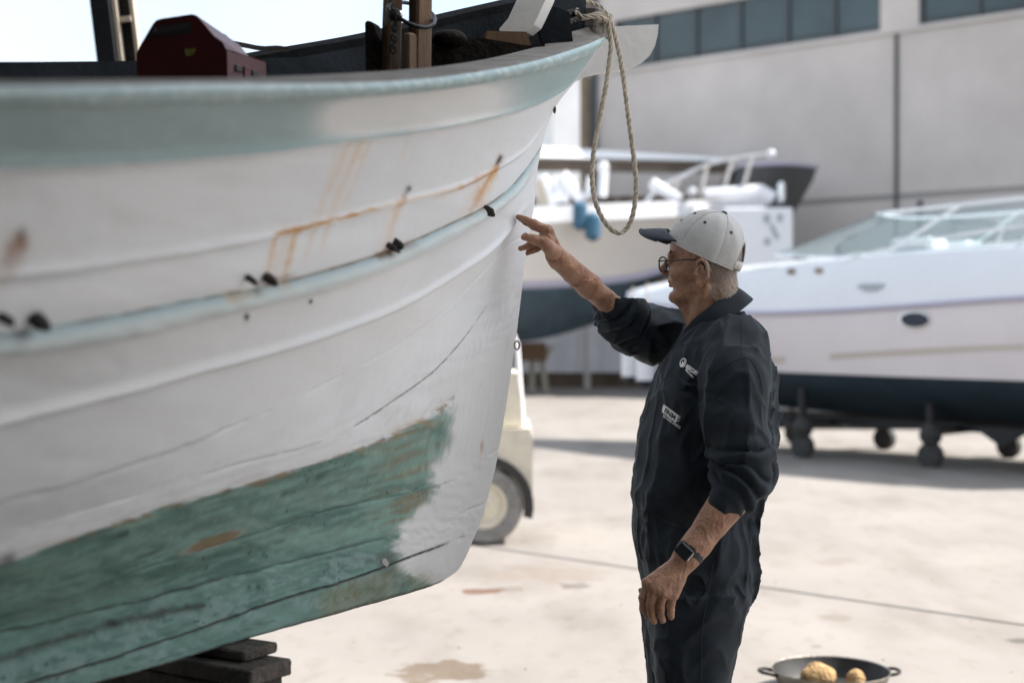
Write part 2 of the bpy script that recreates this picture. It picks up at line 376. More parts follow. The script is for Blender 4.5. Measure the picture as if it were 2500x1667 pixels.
# the shed that shades the man and the boat: roof overhead, a built-up steel post; unseen walls and canopy added to shape the light
shed = thing('open_shed', (-1.64, 5.9, 0), 'dark steel shed post rising behind the rail beside the red tank', 'shed')
MB().box((-4.95, -.9, 4.76), (10.1, 12.4, .12)).build('roof', 'roof_sheet', shed, smooth=False)
MB().add([(-.1, 1.8, 4.66), (5.15, 1.8, 4.62), (5.15, 4.9, 4.62), (-.1, 4.9, 4.66)], [(0, 1, 2, 3)]).build('fill_canopy', 'fill_membrane', shed, smooth=False)  # unseen translucent sheet added to fill the shade with light
MB().box((3.0, .1, 4.86), (5.6, 3.7, .10)).build('roof', 'roof_sheet', shed, smooth=False)  # unseen roof piece added to keep sun off the aft hull
MB().box((-4.2, -1.7, 2.33), (11.4, .12, 4.6)).build('wall', 'shed_wall', shed, smooth=False)  # unseen back wall added to darken the aft hull
MB().box((1.5, -.3, 2.33), (.12, 2.7, 4.6)).build('wall', 'shed_wall', shed, smooth=False)  # unseen right wall added to block side light from the aft hull
MB().box((-9.9, -.5, 2.33), (.12, 13.0, 4.6)).build('wall', 'shed_wall', shed, smooth=False)
pt, pb = at(222, -60, 5.9), at(290, 500, 5.9); ax = unit(pt - pb)
base = pb - ax * (pb[2] / ax[2]); top = base + ax * (4.66 / ax[2])
hx = np.array([1., 0, 0]); hx = unit(hx - ax * (hx @ ax)); hy = np.cross(ax, hx); mid = (base + top) / 2; Lp = np.linalg.norm(top - base)
MB().box(mid + hx * .035, (.075, .12, Lp), (hx, hy, ax)).build('post', 'steel_dark', shed, smooth=False)
MB().box(mid + hx * .115 + hy * .05, (.075, .012, Lp), (hx, hy, ax)).build('web_plate', 'steel_dark', shed, smooth=False)
MB().box(mid + hx * .086, (.016, .05, Lp), (hx, hy, ax)).build('flange', 'beige_cement', shed, smooth=False)
MB().box(mid + hx * .152 + hy * .02, (.016, .05, Lp), (hx, hy, ax)).build('flange', 'beige_cement', shed, smooth=False)
for zz in (2.70, 3.35, 2.05, 1.4, .75):
    MB().box(base + ax * (zz / ax[2]) + hx * .119 - hy * .006, (.05, .016, .022), (hx, hy, ax)).build('batten', 'beige_cement', shed, smooth=False)

# ---------------------------------------------------------------- warehouse
W0 = np.array([2.24, 41.0, 0]); WT = np.array([.766, -.643, 0]); WN = np.array([-.643, -.766, 0])
def wt(px): k = (px - 1250) / F_PX; return (W0[1] * k - W0[0]) / (WT[0] - WT[1] * k)
wh = thing('warehouse', W0 + WT * 8, 'grey concrete warehouse with a ribbon of dark windows', 'building')
def wbox(name, t0, t1, z0, z1, d0, d1, m, parent=wh, bev=.0):
    return MB().box(W0 + WT * (t0 + t1) / 2 + WN * (d0 + d1) / 2 + [0, 0, (z0 + z1) / 2], (t1 - t0, d1 - d0, z1 - z0), (WT, WN, (0, 0, 1)), bev).build(name, m, parent, smooth=False)
TE = 34.0; seam = wt(2190); edges = [seam - 6.5, seam, seam + 6.6, seam + 13.2, TE]
for a, b in zip([0.0] + edges[1:-1], [seam] + edges[2:]):
    wbox('wall_panel', a + .035, b - .035, 0, 4.66, -.25, 0, 'cement_wall')
    wbox('wall_panel', a + .035, b - .035, 4.8, 8.74, -.25, 0, 'cement_wall')
wbox('joint_backing', 0, TE, 0, 8.7, -.32, -.26, 'joint')
wbox('ledge', 0, TE, 4.665, 4.795, -.25, -.02, 'joint')
wbox('sill', 0, TE, 8.745, 8.86, -.25, .06, 'cement_wall')
wbox('parapet', 0, TE, 10.25, 13.0, -.25, 0, 'cement_wall')
wbox('pier', 0, wt(1500), 8.86, 10.25, -.25, 0, 'cement_wall')
wbox('pier', wt(2149), wt(2243), 8.86, 10.25, -.25, 0, 'cement_wall')
def panes(bs):
    for a, b in zip(bs[:-1], bs[1:]):
        fr = wbox('window', a + .02, b - .02, 8.87, 10.24, -.16, -.13, 'glass_dark')
        wbox('frame', a, a + .09, 8.87, 10.24, -.15, -.06, 'frame_dark', fr)
    wbox('mullion', bs[0], bs[-1], 9.0, 9.03, -.129, -.10, 'frame_dark')
panes([wt(x) for x in (1500, 1592, 1692, 1801, 1916, 2031, 2149)])
tw = wt(2243); panes([tw, wt(2384), wt(2384) + 1.06, wt(2384) + 2.12, wt(2384) + 3.2])
wbox('pier', wt(2384) + 3.2, TE, 8.86, 10.25, -.25, 0, 'cement_wall')
wbox('side_wall', -.02, .2, 0, 13, -14, -.26, 'cement_wall')
wbox('corner_strip', -.32, 0, 0, 13, -.4, .04, 'brown_wall')
MB().tube([W0 + WT * .22 + WN * .1, W0 + WT * .22 + WN * .1 + [0, 0, 13]], .09).build('downpipe', 'frame_dark', wh)
MB().tube([W0 + WT * seam + WN * .05 + [0, 0, .1], W0 + WT * seam + WN * .05 + [0, 0, 8.7]], .04).build('downpipe', 'frame_dark', wh)
MB().tube([W0 + WT * wt(2248) + WN * .05 + [0, 0, .1], W0 + WT * wt(2248) + WN * .05 + [0, 0, 4.6]], .06).build('downpipe', 'frame_dark', wh)
MB().box(W0 + WT * 16 - WN * 7 + [0, 0, 12.4], (34, 14, .3), (WT, WN, (0, 0, 1))).build('roof', 'roof_sheet', wh, smooth=False)

# ---------------------------------------------------------------- canopy shed with a white roof behind the far cruiser
cs = thing('canopy_shed', (2.5, 36.6, 0), 'low wooden shed with a white flat roof behind the far cruiser', 'shed')
zl, zr = at(1320, 352, 36)[2], at(1790, 392, 36)[2]
MB().add([(-6, 35.2, zl - .28), (5.6, 35.2, zr - .12), (5.6, 35.75, zr + .02), (-6, 35.75, zl + .32), (-6, 37.8, zl - .28), (5.6, 37.8, zr - .12), (5.6, 37.8, zr + .1), (-6, 37.8, zl + .4)], [(0, 1, 2, 3), (3, 2, 6, 7), (4, 7, 6, 5), (0, 4, 5, 1), (0, 3, 7, 4), (1, 5, 6, 2)]).build('roof', 'roof_white', cs, smooth=False)
MB().prism([(-6, 35.7, zl - .29), (5.4, 35.7, zr - .13), (5.4, 35.7, zr - .36), (-6, 35.7, zl - .62)], (0, .12, 0)).build('fascia', 'shed_wood', cs, smooth=False)
for k in range(26):
    x = -5.8 + k * .43
    MB().box((x + .2, 37.6 + (k % 2) * .02, 3.55), (.40, .04, 2.9)).build('board', 'shed_wood' if x > 1.6 or k % 3 else 'cement_wall', cs, smooth=False)
for k in range(40):
    x = -5.8 + k * .28
    MB().box((x, 35.8 + (k % 2) * .05, 1.5), (.285, .04, 2.2)).build('corrugated_rib', 'corrugated', cs, smooth=False)
for x in (-5.5, -1.8, 1.9, 5.3):
    MB().box((x, 35.9, 2.6), (.16, .16, 5.2)).build('post', 'cement_wall', cs, smooth=False)
lw = thing('low_wall', (2.2, 37.0, 0), 'low brown wall with pale capping under the far cruiser', 'wall')
MB().box((.4, 37.0, .3), (9, .3, .6), bev=.02).build('wall', 'brown_wall', lw, smooth=False)
MB().box((.4, 36.95, .69), (9.1, .5, .17), bev=.02).build('capping', 'beige_cement', lw, smooth=False)

wh2 = thing('white_block', (2.5, 70, 0), 'tall white block added to fill the sky gap between the bow and the warehouse', 'building')
MB().box((2.45, 75, 7.6), (2.6, 9, 15.2), (unit((1, .18, 0)), unit((-.18, 1, 0)), (0, 0, 1)), .05).build('wall', 'roof_white', wh2, smooth=False)  # added block gives the sky gap its bright white
MB().box((2.45, 75, 15.3), (2.8, 9.2, .2), (unit((1, .18, 0)), unit((-.18, 1, 0)), (0, 0, 1)), .02).build('roof', 'roof_sheet', wh2, smooth=False)
# ================================================================== THE WOODEN BOAT (bow section seen from its starboard side, heeled a little)
PHI, HEEL = R(31), R(8)
Fd = np.array([math.sin(PHI), math.cos(PHI), 0]); Sd = np.array([math.cos(PHI), -math.sin(PHI), 0]); Zd = np.array([0, 0, 1.])
Ud = Zd * math.cos(HEEL) + Sd * math.sin(HEEL); Bd = Sd * math.cos(HEEL) - Zd * math.sin(HEEL)
P0 = at(1075, 1421, 3.6)
BM = np.array([Fd, Bd, Ud])
def toboat(p): return (p - P0) @ BM.T
def toworld(q): return np.asarray(q) @ BM + P0
def project(p):
    d = p - CAM; return 1250 + F_PX * d[..., 0] / d[..., 1], HOR - F_PX * d[..., 2] / d[..., 1]
HL, HBS, AFT = 3.2, .014, -4.4
ROWS = [
([(0,210),(200,208),(400,206),(600,205),(800,203),(991,195),(1183,173),(1336,140),(1431,110),(1477,90)],.72,2.0),
([(0,249),(191,251),(498,246),(765,234),(991,219),(1183,195),(1336,163),(1412,142),(1458,120)],.72,1.95),
([(0,406),(306,394),(574,375),(800,347),(991,324),(1183,288),(1317,248),(1393,205),(1408,192)],.70,1.85),
([(0,672),(230,645),(459,611),(666,573),(800,541),(972,494),(1125,452),(1206,413),(1278,368),(1320,315),(1345,282)],.67,1.75),
([(0,818),(153,795),(306,766),(536,722),(689,691),(800,660),(915,626),(1007,590),(1106,544),(1175,510),(1240,463),(1290,406),(1322,357)],.65,1.7),
([(0,858),(230,833),(421,791),(612,747),(804,703),(915,664),(1007,624),(1106,575),(1185,530),(1250,480),(1295,430),(1314,395)],.63,1.65),
([(0,1024),(153,988),(306,950),(498,898),(651,856),(804,810),(991,737),(1133,653),(1202,603),(1245,555),(1280,510),(1304,492)],.57,1.55),
([(0,1228),(191,1176),(383,1113),(555,1047),(700,985),(857,905),(991,830),(1100,745),(1180,665),(1230,610),(1270,580),(1290,575)],.48,1.45),
([(0,1310),(200,1250),(400,1190),(600,1130),(750,1090),(857,1045),(965,975),(1068,898),(1129,831),(1183,753),(1225,700),(1255,672),(1278,660)],.43,1.35),
([(0,1377),(153,1323),(344,1255),(566,1193),(727,1144),(900,1084),(991,1045),(1091,985),(1150,915),(1200,850),(1240,800),(1264,780)],.40,1.3),
([(0,1470),(300,1400),(600,1310),(800,1247),(990,1205),(1118,1165),(1180,1120),(1217,1095)],.24,1.2),
([(0,1545),(344,1465),(498,1425),(700,1375),(900,1325),(1000,1300),(1100,1262),(1186,1228)],.05,5.0),
([(0,1693),(77,1667),(344,1584),(574,1503),(727,1453),(900,1400),(968,1373),(1106,1320),(1160,1303)],.030,9.),
([(0,1714),(150,1670),(383,1606),(601,1533),(765,1485),(877,1446),(953,1423),(1040,1398),(1122,1384)],.028,9.),
([(0,1731),(230,1667),(383,1626),(601,1559),(765,1513),(877,1482),(953,1461),(1030,1438),(1075,1421)],.026,9.),
]
INNER = ([(0,205),(300,200),(600,195),(800,186),(991,174),(1144,155),(1259,130),(1336,107),(1374,86),(1412,74),(1440,66)],.72,2.0)
PORT = ([(-150,228),(0,215),(107,208),(253,193),(640,126),(892,82),(1060,40),(1236,0),(1330,-22),(1410,-30)],.72,2.0)
def raym(px, py): return np.stack([(px - 1250) / F_PX, np.ones_like(px), -(py - HOR) / F_PX], -1)
def stem_of(px, py):
    r = ray(px, py); c = toboat(CAM) ; d = r @ BM.T
    return (HBS - c[1]) / d[1]
def Bfun(a, a_s, W, p): return HBS + W * (1 - (1 - np.clip((a_s - a) / HL, 0, 1)) ** p)
NC = 560
tau = np.linspace(0, 1, NC); tau = 1 - (1 - tau) ** 1.35
def solve_row(pts, W, p, inset=0.0, side=1):
    x = np.array([q[0] for q in pts], float); y = np.array([q[1] for q in pts], float)
    f = pchip(x, y); px = np.linspace(x[0], x[-1], 1400); py = f(px); r = raym(px, py)
    if side == 1:
        Ys = stem_of(*pts[-1]); a_s = toboat(CAM + ray(*pts[-1]) * Ys)[0]
        lo = np.full(1400, .5); hi = np.full(1400, 9.)
        for _ in range(50):
            m = (lo + hi) / 2; q = toboat(CAM + r * m[:, None]); g = q[:, 1] - np.maximum(Bfun(q[:, 0], a_s + inset * 0, W, p) - inset, HBS * .5)
            lo = np.where(g > 0, m, lo); hi = np.where(g > 0, hi, m)
        q = toboat(CAM + r * ((lo + hi) / 2)[:, None])
    else:
        a_s = toboat(CAM + ray(1477, 90) * stem_of(1477, 90))[0]
        ys = np.linspace(2.0, 6, 1601); q = []
        for k in range(0, 1400, 4):
            z = toboat(CAM + r[k][None] * ys[:, None]); g = -z[:, 1] - Bfun(z[:, 0], a_s, W, p); i = np.where((g[:-1] < 0) & (g[1:] >= 0))[0]
            q.append(z[i[0]] if len(i) else [np.nan] * 3)
        q = np.array(q); q = q[~np.isnan(q[:, 0])]
    o = np.argsort(q[:, 0]); q = q[o]
    a_s = q[-1, 0]
    # carry the line on aft, out of the picture
    a0 = q[0, 0]; k = max(20, len(q) // 6); sl = (q[k, 2] - q[0, 2]) / (q[k, 0] - a0)
    sb = (q[k, 1] - q[0, 1]) / (q[k, 0] - a0)
    ae = np.linspace(AFT, a0, 60)[:-1]; d = a0 - ae
    he = q[0, 2] - sl * 1.2 * (1 - np.exp(-d / 1.2)); be = q[0, 1] - sb * .9 * (1 - np.exp(-d / .9)) 
    if side == 1:                                   # narrow towards the stern
        be = be * np.sqrt(np.clip(1 - (np.clip(d - .8, 0, None) / 2.2) ** 2 * .8, .05, 1))
    A = np.r_[ae, q[:, 0]]; B = np.r_[be, q[:, 1]]; H = np.r_[he, q[:, 2]]
    aa = AFT + (a_s - AFT) * tau
    return np.stack([aa, np.interp(aa, A, B), np.interp(aa, A, H)], -1)
def smooth_cols(q, n=15):
    k = np.hanning(n + 2)[1:-1]; k /= k.sum(); out = q.copy(); pad = n // 2
    for c in (1, 2): out[pad:-pad, c] = np.convolve(q[:, c], k, 'valid')
    return out
Q = np.stack([smooth_cols(solve_row(*r)) for r in ROWS])                       # rows x cols x (a,b,h)
QI = smooth_cols(solve_row(*INNER, inset=.10)); QP = smooth_cols(solve_row(*PORT, side=-1), 21)
NR = len(Q)
knots = np.r_[0, np.cumsum(np.linalg.norm(np.diff(Q, axis=0), axis=2).mean(1))]
TT = np.gradient(Q, knots, axis=0)
nsub = [8, 26, 44, 24, 12, 28, 32, 16, 14, 26, 24, 26, 8, 8]
vv = []
for i in range(NR - 1):
    x = np.linspace(0, 1, nsub[i] + 1)[:-1]; x = x - .8 * np.sin(2 * np.pi * x) / (2 * np.pi); vv += list(i + x)
vv.append(NR - 1.0); vv = np.array(vv)
iv = np.minimum(vv.astype(int), NR - 2); ft = (vv - iv)[:, None, None]; hk = (knots[iv + 1] - knots[iv])[:, None, None]
S = Q[iv] * (1 + 2 * ft) * (1 - ft) ** 2 + TT[iv] * hk * ft * (1 - ft) ** 2 + Q[iv + 1] * ft * ft * (3 - 2 * ft) + TT[iv + 1] * hk * ft * ft * (ft - 1)
S[:, :, 1] = np.maximum(S[:, :, 1], .010)
du = np.gradient(S, axis=1); dv = np.gradient(S, axis=0); Nn = np.cross(dv, du); Nn /= np.linalg.norm(Nn, axis=2)[..., None] + 1e-12
Nn *= np.sign(Nn[..., 1:2].mean())
Wd = toworld(S.reshape(-1, 3)); PX, PY = project(Wd); PX = PX.reshape(S.shape[:2]); PY = PY.reshape(S.shape[:2])
dist = np.stack([np.abs(np.cumsum(np.r_[np.zeros((1, S.shape[1])), np.linalg.norm(np.diff(S, axis=0), axis=2)], axis=0) - np.cumsum(np.r_[np.zeros((1, S.shape[1])), np.linalg.norm(np.diff(S, axis=0), axis=2)], axis=0)[np.searchsorted(vv, k)]) for k in range(NR)])
fade = sstep(0, .25, (S[:, -1:, 0] - S[:, :, 0]))                              # trims die away into the stem
V2 = vv[:, None] + 0 * PX
nl = fbm(np.stack([PX / 60, PY / 25, 0 * PX], -1).reshape(-1, 3), 3).reshape(PX.shape)
disp = np.zeros_like(PX)
x = V2; disp += .012 * np.clip(1 - np.abs(2 * x - 1) ** 8, 0, 1) * (x < 1) * (.4 + .6 * fade)
x = V2 - 4; disp += (.017 * np.sqrt(np.clip(1 - (2 * x - 1) ** 2, 0, 1))) * ((x > 0) & (x < 1)) * fade * (.85 + .3 * nl)
for k, amp, wd in ((2, .006, .010), (3, .005, .008), (6, .009, .010)): disp += amp * np.exp(-(dist[k] / wd) ** 2) * fade
for k, amp, wd in ((7, .0018, .004), (8, .0018, .003), (10, .002, .004), (11, .003, .005), (12, .005, .005)):
    disp -= amp * np.exp(-(dist[k] / wd) ** 2) * sstep(.38, .55, fbm(np.stack([PX / 90, 0 * PY + k * 9, 0 * PX], -1).reshape(-1, 3), 11).reshape(PX.shape)) * (1.0)
disp += (fbm(np.stack([PX / 160, PY / 70, 0 * PX], -1).reshape(-1, 3), 31) - .5).reshape(PX.shape) * .0045 * sstep(0, .3, S[:, -1:, 0] - S[:, :, 0])
disp += (fbm(np.stack([PX / 30, PY / 14, 0 * PX], -1).reshape(-1, 3), 5) - .5).reshape(PX.shape) * .003 * sstep(8.8, 9.3, V2)
disp += (fbm(np.stack([PX / 9, PY / 7, 0 * PX], -1).reshape(-1, 3), 8, 3) - .5).reshape(PX.shape) * .0022 * sstep(10.8, 11.3, V2)
SD = S + Nn * disp[..., None]

# ---- paint, dirt and wear of the planking
def paint(PX, PY, V):
    sh = PX.shape; p3 = np.stack([PX.ravel(), PY.ravel(), 0 * PX.ravel()], -1)
    n1 = fbm(p3 / [140, 60, 1], 1).reshape(sh); n2 = fbm(p3 / [22, 12, 1], 2).reshape(sh); n5 = fbm(p3 / [14, 40, 1], 15).reshape(sh); n3 = fbm(p3 / [7, 5, 1], 4, 3).reshape(sh)
    nstr = fbm((p3 @ np.array([[.96, .30, 0], [-.26, .95, 0], [0, 0, 1]])) / [95, 7, 1], 6).reshape(sh)
    C = np.zeros(sh + (4,)); C[...] = (.79, .805, .83, .36)
    def over(a, c, rough=None):
        a = np.clip(a, 0, 1)[..., None]; C[..., :3] = C[..., :3] * (1 - a) + np.array(c) * a
        if rough is not None: C[..., 3:] = C[..., 3:] * (1 - a) + rough * a
    over(sstep(.5, .8, n1) * .22, (.72, .70, .69)); over(sstep(.55, .8, n2) * .08, (.68, .63, .57))
    # pale blue top strake and cap
    blue = (1 - sstep(1.985, 2.015, V + (n2 - .5) * .02))
    over(blue, (.285, .395, .405), .42); over(blue * sstep(.45, .75, n2) * .25, (.42, .52, .52)); over(blue * (V < 1) * sstep(.5, .7, n3) * .5, (.60, .66, .64))
    white_patch = np.exp(-(((PX - 1010) / 215) ** 4 + ((PY - 268 + (PX - 1000) * .12) / 46) ** 4)) * (V > 1.03) * (V < 1.97)
    over(np.clip(white_patch * 2.2 * (.45 + .9 * n1), 0, .95), (.78, .78, .78))  # soft-edged white patch over the blue
    over(np.exp(-((V - 1.0) / .03) ** 2) * .45, (.20, .22, .22))
    # rubbing strake
    rub = sstep(3.97, 4.0, V) * (1 - sstep(5.0, 5.06, V))
    over(rub * (1 - .85 * sstep(.35, .75, V - 4)), (.60, .68, .69), .45); over(rub * sstep(.45, .7, n2) * .5, (.66, .72, .73))
    over((1 - sstep(.0, .22, V - 4)) * (V > 3.97) * .7, (.22, .32, .34)); over(rub * sstep(.75, .95, V - 4) * .6, (.75, .76, .76))
    over(np.exp(-((V - 5.06) / .05) ** 2) * .25, (.45, .43, .42))  # thin shadow line painted under the strake
    # green bottom with a hand-cut edge and the bare white forefoot
    gx = np.interp(PY, [900, 1009, 1067, 1144, 1228, 1285, 1335, 1396, 1423, 1440], [1112, 1108, 1090, 1064, 1037, 991, 965, 975, 1040, 1080])
    ge = sstep(8.96, 9.06, V + (n1 - .5) * .10 + (nstr - .5) * .16)
    soft = sstep(-20, 20, gx - PX + (n1 - .5) * 50 + (n2 - .5) * 26 + (n3 - .5) * 14); soft = soft * sstep(985, 1025, PY + (n2 - .5) * 30); grn = ge * soft
    over(ge * (1 - soft), (.78, .78, .785), .5)
    over(grn, (.185, .292, .256), .66)
    over(grn * sstep(.47, .60, n1) * .6, (.075, .175, .155)); over(grn * sstep(.50, .78, nstr) * .5, (.06, .13, .115))
    over(grn * sstep(.52, .66, n2) * sstep(.56, .44, n1) * .75, (.22, .38, .33)); over(grn * sstep(.52, .68, 1 - nstr) * .6, (.22, .39, .34))
    over(grn * sstep(10.9, 11.2, V) * sstep(.50, .60, n1 * .5 + n2 * .5) * .8, (.30, .41, .40)); over(grn * sstep(950, 1050, PX) * sstep(.5, .7, n2) * .35, (.5, .56, .53)); over(grn * np.exp(-((PX - 1000) / 80) ** 2) * sstep(.48, .62, nstr) * .45, (.34, .24, .13)); over(grn * sstep(10.5, 11.2, V) * .35, (.08, .20, .19))
    over(grn * sstep(.76, .80, n3) * sstep(.5, .6, n1) * .85, (.03, .045, .04)); over(grn * sstep(.70, .80, 1 - n3) * .25, (.36, .48, .44))
    over(np.exp(-((V - 9.0 - (n2 - .5) * .25) / .07) ** 2) * (PX < 1110) * (PX > 120) * sstep(.40, .65, n2) * .8, (.25, .17, .085))
    over(np.exp(-((V - 9.0) / .25) ** 2) * (V < 9) * (PX < 1100) * sstep(.45, .7, nstr) * .3, (.5, .44, .38))
    over(sstep(6.5, 9, V) * (1 - ge) * sstep(.50, .66, nstr) * .30, (.50, .50, .52)); over(sstep(7.6, 9, V) * (1 - ge) * sstep(.52, .64, n1) * .22, (.62, .58, .55))
    # named marks: (x0,y0,x1,y1,half width,colour,strength)
    ORG, LOR, BRN, BLK = (.50, .20, .04), (.66, .38, .13), (.17, .075, .03), (.018, .015, .012)
    marks = [(880,345,800,545,9,LOR,.42),(850,350,768,548,7,LOR,.36),(905,345,840,505,6,LOR,.28),(822,360,795,470,5,LOR,.22),(1000,320,970,420,4,LOR,.15),
      (672,573,652,668,6,LOR,.75),(722,561,690,690,6,LOR,.85),(700,566,668,690,12,LOR,.25),(770,548,742,640,5,LOR,.35),(800,541,782,625,5,LOR,.35),
      (1222,384,1208,410,6,BRN,1.),(1220,388,1212,402,4,BLK,.9),(1207,411,1150,514,6,ORG,.95),(1207,415,1172,500,10,LOR,.6),(1206,414,1126,456,5,ORG,.85),(1126,456,1060,480,6,LOR,.5),(1195,430,1130,520,14,LOR,.3),
      (998,461,986,478,6,BLK,1.),(985,480,973,500,6,ORG,.8),(973,498,948,602,7,LOR,.45),(966,500,930,600,12,LOR,.2),
      (58,574,46,588,12,BLK,.9),(50,586,12,655,17,BRN,.75),(40,600,-5,668,24,ORG,.35),
      (25,1362,-30,1385,12,BLK,.8),(310,1299,250,1325,7,(.03,.06,.055),.9),(398,1338,325,1368,4,(.03,.05,.045),.9),(690,1206,738,1186,5,(.04,.07,.06),.8),(775,1165,800,1152,4,(.04,.06,.05),.8),
      (560,1196,540,1206,5,(.04,.06,.05),.7),(935,1072,902,1088,4,BRN,.8),(1030,1024,960,1058,7,(.42,.30,.17),.7),(700,1155,640,1176,5,(.3,.22,.12),.6),
      (603,772,603,779,5,BLK,1.),(757,735,757,739,4,BLK,1.),(645,690,715,672,5,BRN,.8),(545,722,630,703,6,(.55,.38,.2),.6),(920,622,1005,590,5,BRN,.85),
      (608,1433,604,1437,4,BLK,.95),(633,1433,629,1438,4,BLK,.95),(1177,1084,1175,1100,3,ORG,.8),(1175,1096,1172,1150,4,LOR,.25)]
    for (x0, y0, x1, y1, wd, c, st) in marks:
        d = np.array([x1 - x0, y1 - y0], float); L2 = d @ d + 1e-9
        t = np.clip(((PX - x0) * d[0] + (PY - y0) * d[1]) / L2, 0, 1); dd = np.hypot(PX - x0 - t * d[0], PY - y0 - t * d[1])
        over(st * np.exp(-(dd / (wd * (1 + .25 * t) * (.35 + 1.5 * n5))) ** 2) * (1 - .6 * t) * (1 if wd < 5 else .45 + 1.1 * n2), c, .8)
    rl = np.exp(-((V - 3.0 + .012) / (.022 + .02 * (n2 - .5))) ** 2)
    over(rl * sstep(650, 690, PX) * (1 - sstep(880, 960, PX)) * (.35 + .9 * sstep(.45, .6, n2)), (.50, .25, .07)); over(rl * sstep(860, 900, PX) * (1 - sstep(1100, 1140, PX)) * .45, (.62, .44, .24))
    over(np.exp(-((V - 3.985) / .018) ** 2) * sstep(.45, .55, n2) * .8, (.09, .07, .06)); over(np.exp(-((V - 3.97) / .03) ** 2) * ((PX > 640) & (PX < 1230)) * .6, (.30, .18, .09))
    # bare repair patch in the green
    c, s = math.cos(-.345), math.sin(-.345); u = (PX - 520) * c + (PY - 1323) * s; q = -(PX - 520) * s + (PY - 1323) * c
    e = (np.abs(u) / 86) ** 1.6 + (np.abs(q) / 15) ** 2 + (n2 - .5) * .5
    over((1 - sstep(.95, 1.05, e)) * grn, (.30, .33, .30)); over((1 - sstep(.62, .78, e)) * grn, (.24, .185, .105), .5)
    # cracks and drips
    def seam(k, lo, hi, wd, st, c=(.02, .018, .015), thr=.42):
        jag = (n3 - .5) * .05 + (n2 - .5) * .06
        over(np.exp(-((dist[k] + (n3 - .5) * .004) / wd) ** 2) * sstep(lo, lo + 40, PX) * (1 - sstep(hi - 40, hi, PX)) * st * sstep(thr - .1, thr + .1, n2 * .5 + n1 * .5), c)
    seam(7, -400, 560, .0045, .45, (.25, .25, .25), .2); seam(8, 840, 1200, .0022, .8, thr=.3); seam(8, 600, 900, .003, .25, thr=.4); seam(10, 300, 1125, .0025, .35, thr=.42); seam(11, -400, 560, .0034, .7, thr=.33); seam(11, 500, 1000, .003, .5); seam(12, -400, 1108, .0048, 1.0, thr=.22)
    over(np.exp(-(((PY - np.interp(PX, [0, 268, 494], [1608, 1522, 1475])) + (n2 - .5) * 14) / (4 + 9 * n2)) ** 2) * (PX < 500) * .9, (.03, .035, .03))
    over(np.exp(-(((PX - 275) / 17) ** 2 + ((PY - 1521) / 10) ** 2)) * .9, (.02, .025, .022))
    ncol = fbm(np.stack([PX.ravel() / 3.4 + 3 * np.sin(PY.ravel() / 17), PY.ravel() / 60, 0 * PX.ravel()], -1), 21, 3).reshape(sh)
    dr = sstep(.50, .68, ncol) * sstep(12.0, 12.1, V) * (1 - sstep(12.75, 13.0, V + (ncol - .5))) * sstep(740, 800, PX) * (1 - sstep(910, 960, PX))
    over(dr * (.3 + .6 * n1) * sstep(.35, .6, n2 + .1), (.12, .085, .035)); over(sstep(12, 12.2, V) * sstep(760, 800, PX) * (1 - sstep(930, 1000, PX)) * .35, (.26, .22, .10))
    over(np.exp(-((PY - 1405 - n2 * 20) / 22) ** 2 - ((PX - 1030) / 30) ** 2) * .6, (.24, .26, .14))
    over(sstep(12.86, 12.97, V + (n3 - .5) * .1) * .8, (.06, .045, .03))
    over(np.exp(-(((PX - 945) / 22) ** 4 + ((PY - 1372) / 30) ** 4)) * sstep(.35, .55, n1 + .1) * .5 * (V > 11), (.05, .06, .05))
    # grime gathers along every seam
    return C
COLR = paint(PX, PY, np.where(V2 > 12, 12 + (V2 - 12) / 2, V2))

boat = thing('wooden_boat', tuple(P0 + [0, 0, -.79 + .0]), 'old white and green wooden boat with a pale blue top strake, propped on timber blocks', 'boat')
boat.location = (P0[0] - .3, P0[1] - .5, 0)
def strip(name, v0, v1, label=None):
    i0, i1 = np.searchsorted(vv, v0), np.searchsorted(vv, v1); g = SD[i0:i1 + 1]; nr, nc = g.shape[:2]
    W_ = toworld(g.reshape(-1, 3)); idx = np.arange(nr * nc).reshape(nr, nc)
    f = np.stack([idx[:-1, :-1], idx[1:, :-1], idx[1:, 1:], idx[:-1, 1:]], -1).reshape(-1, 4)
    ob = mk(name, W_, f, 'hull_paint', boat); at_ = ob.data.attributes.new('col', 'FLOAT_COLOR', 'POINT')
    at_.data.foreach_set('color', COLR[i0:i1 + 1].reshape(-1).astype(np.float32))
    if label: ob['label'] = label
    return ob
strip('cap_rail_edge', 0, 1); strip('top_strake', 1, 2, 'pale blue top strake with a soft white patch')
for k, n in ((2, 'plank'), (3, 'plank'), (4, 'rubbing_strake'), (5, 'plank'), (6, 'plank'), (7, 'plank'), (8, 'plank'), (9, 'plank'), (10, 'plank'), (11, 'keel_plank'), (12, 'keel_plank')):
    strip(n, k, k + (2 if k == 12 else 1), {4: 'pale blue rubbing strake with rusty top edge', 9: 'weathered green bottom plank', 10: 'weathered green bottom plank'}.get(k))
# port side, mirrored, with its own rail line
keep = [i for i, v in enumerate(vv) if v >= 2.0 and abs(v * 2 - round(v * 2)) < .2 or abs(v - round(v)) < 1e-6 and v >= 2]
PS = S[keep][:, ::6].copy(); PS[..., 1] *= -1
QPs = np.stack([np.interp(PS[0, :, 0], QP[:, 0], QP[:, k]) for k in range(3)], -1)
QPs[:, 0] = PS[0, :, 0]; QPs[-1] = PS[0, -1] + [.1, .0, .16]
g = np.concatenate([QPs[None], PS], 0); nr, nc = g.shape[:2]
ob = MB().grid(toworld(g.reshape(-1, 3)).reshape(nr, nc, 3)).build('port_planking', 'white_paint', boat)
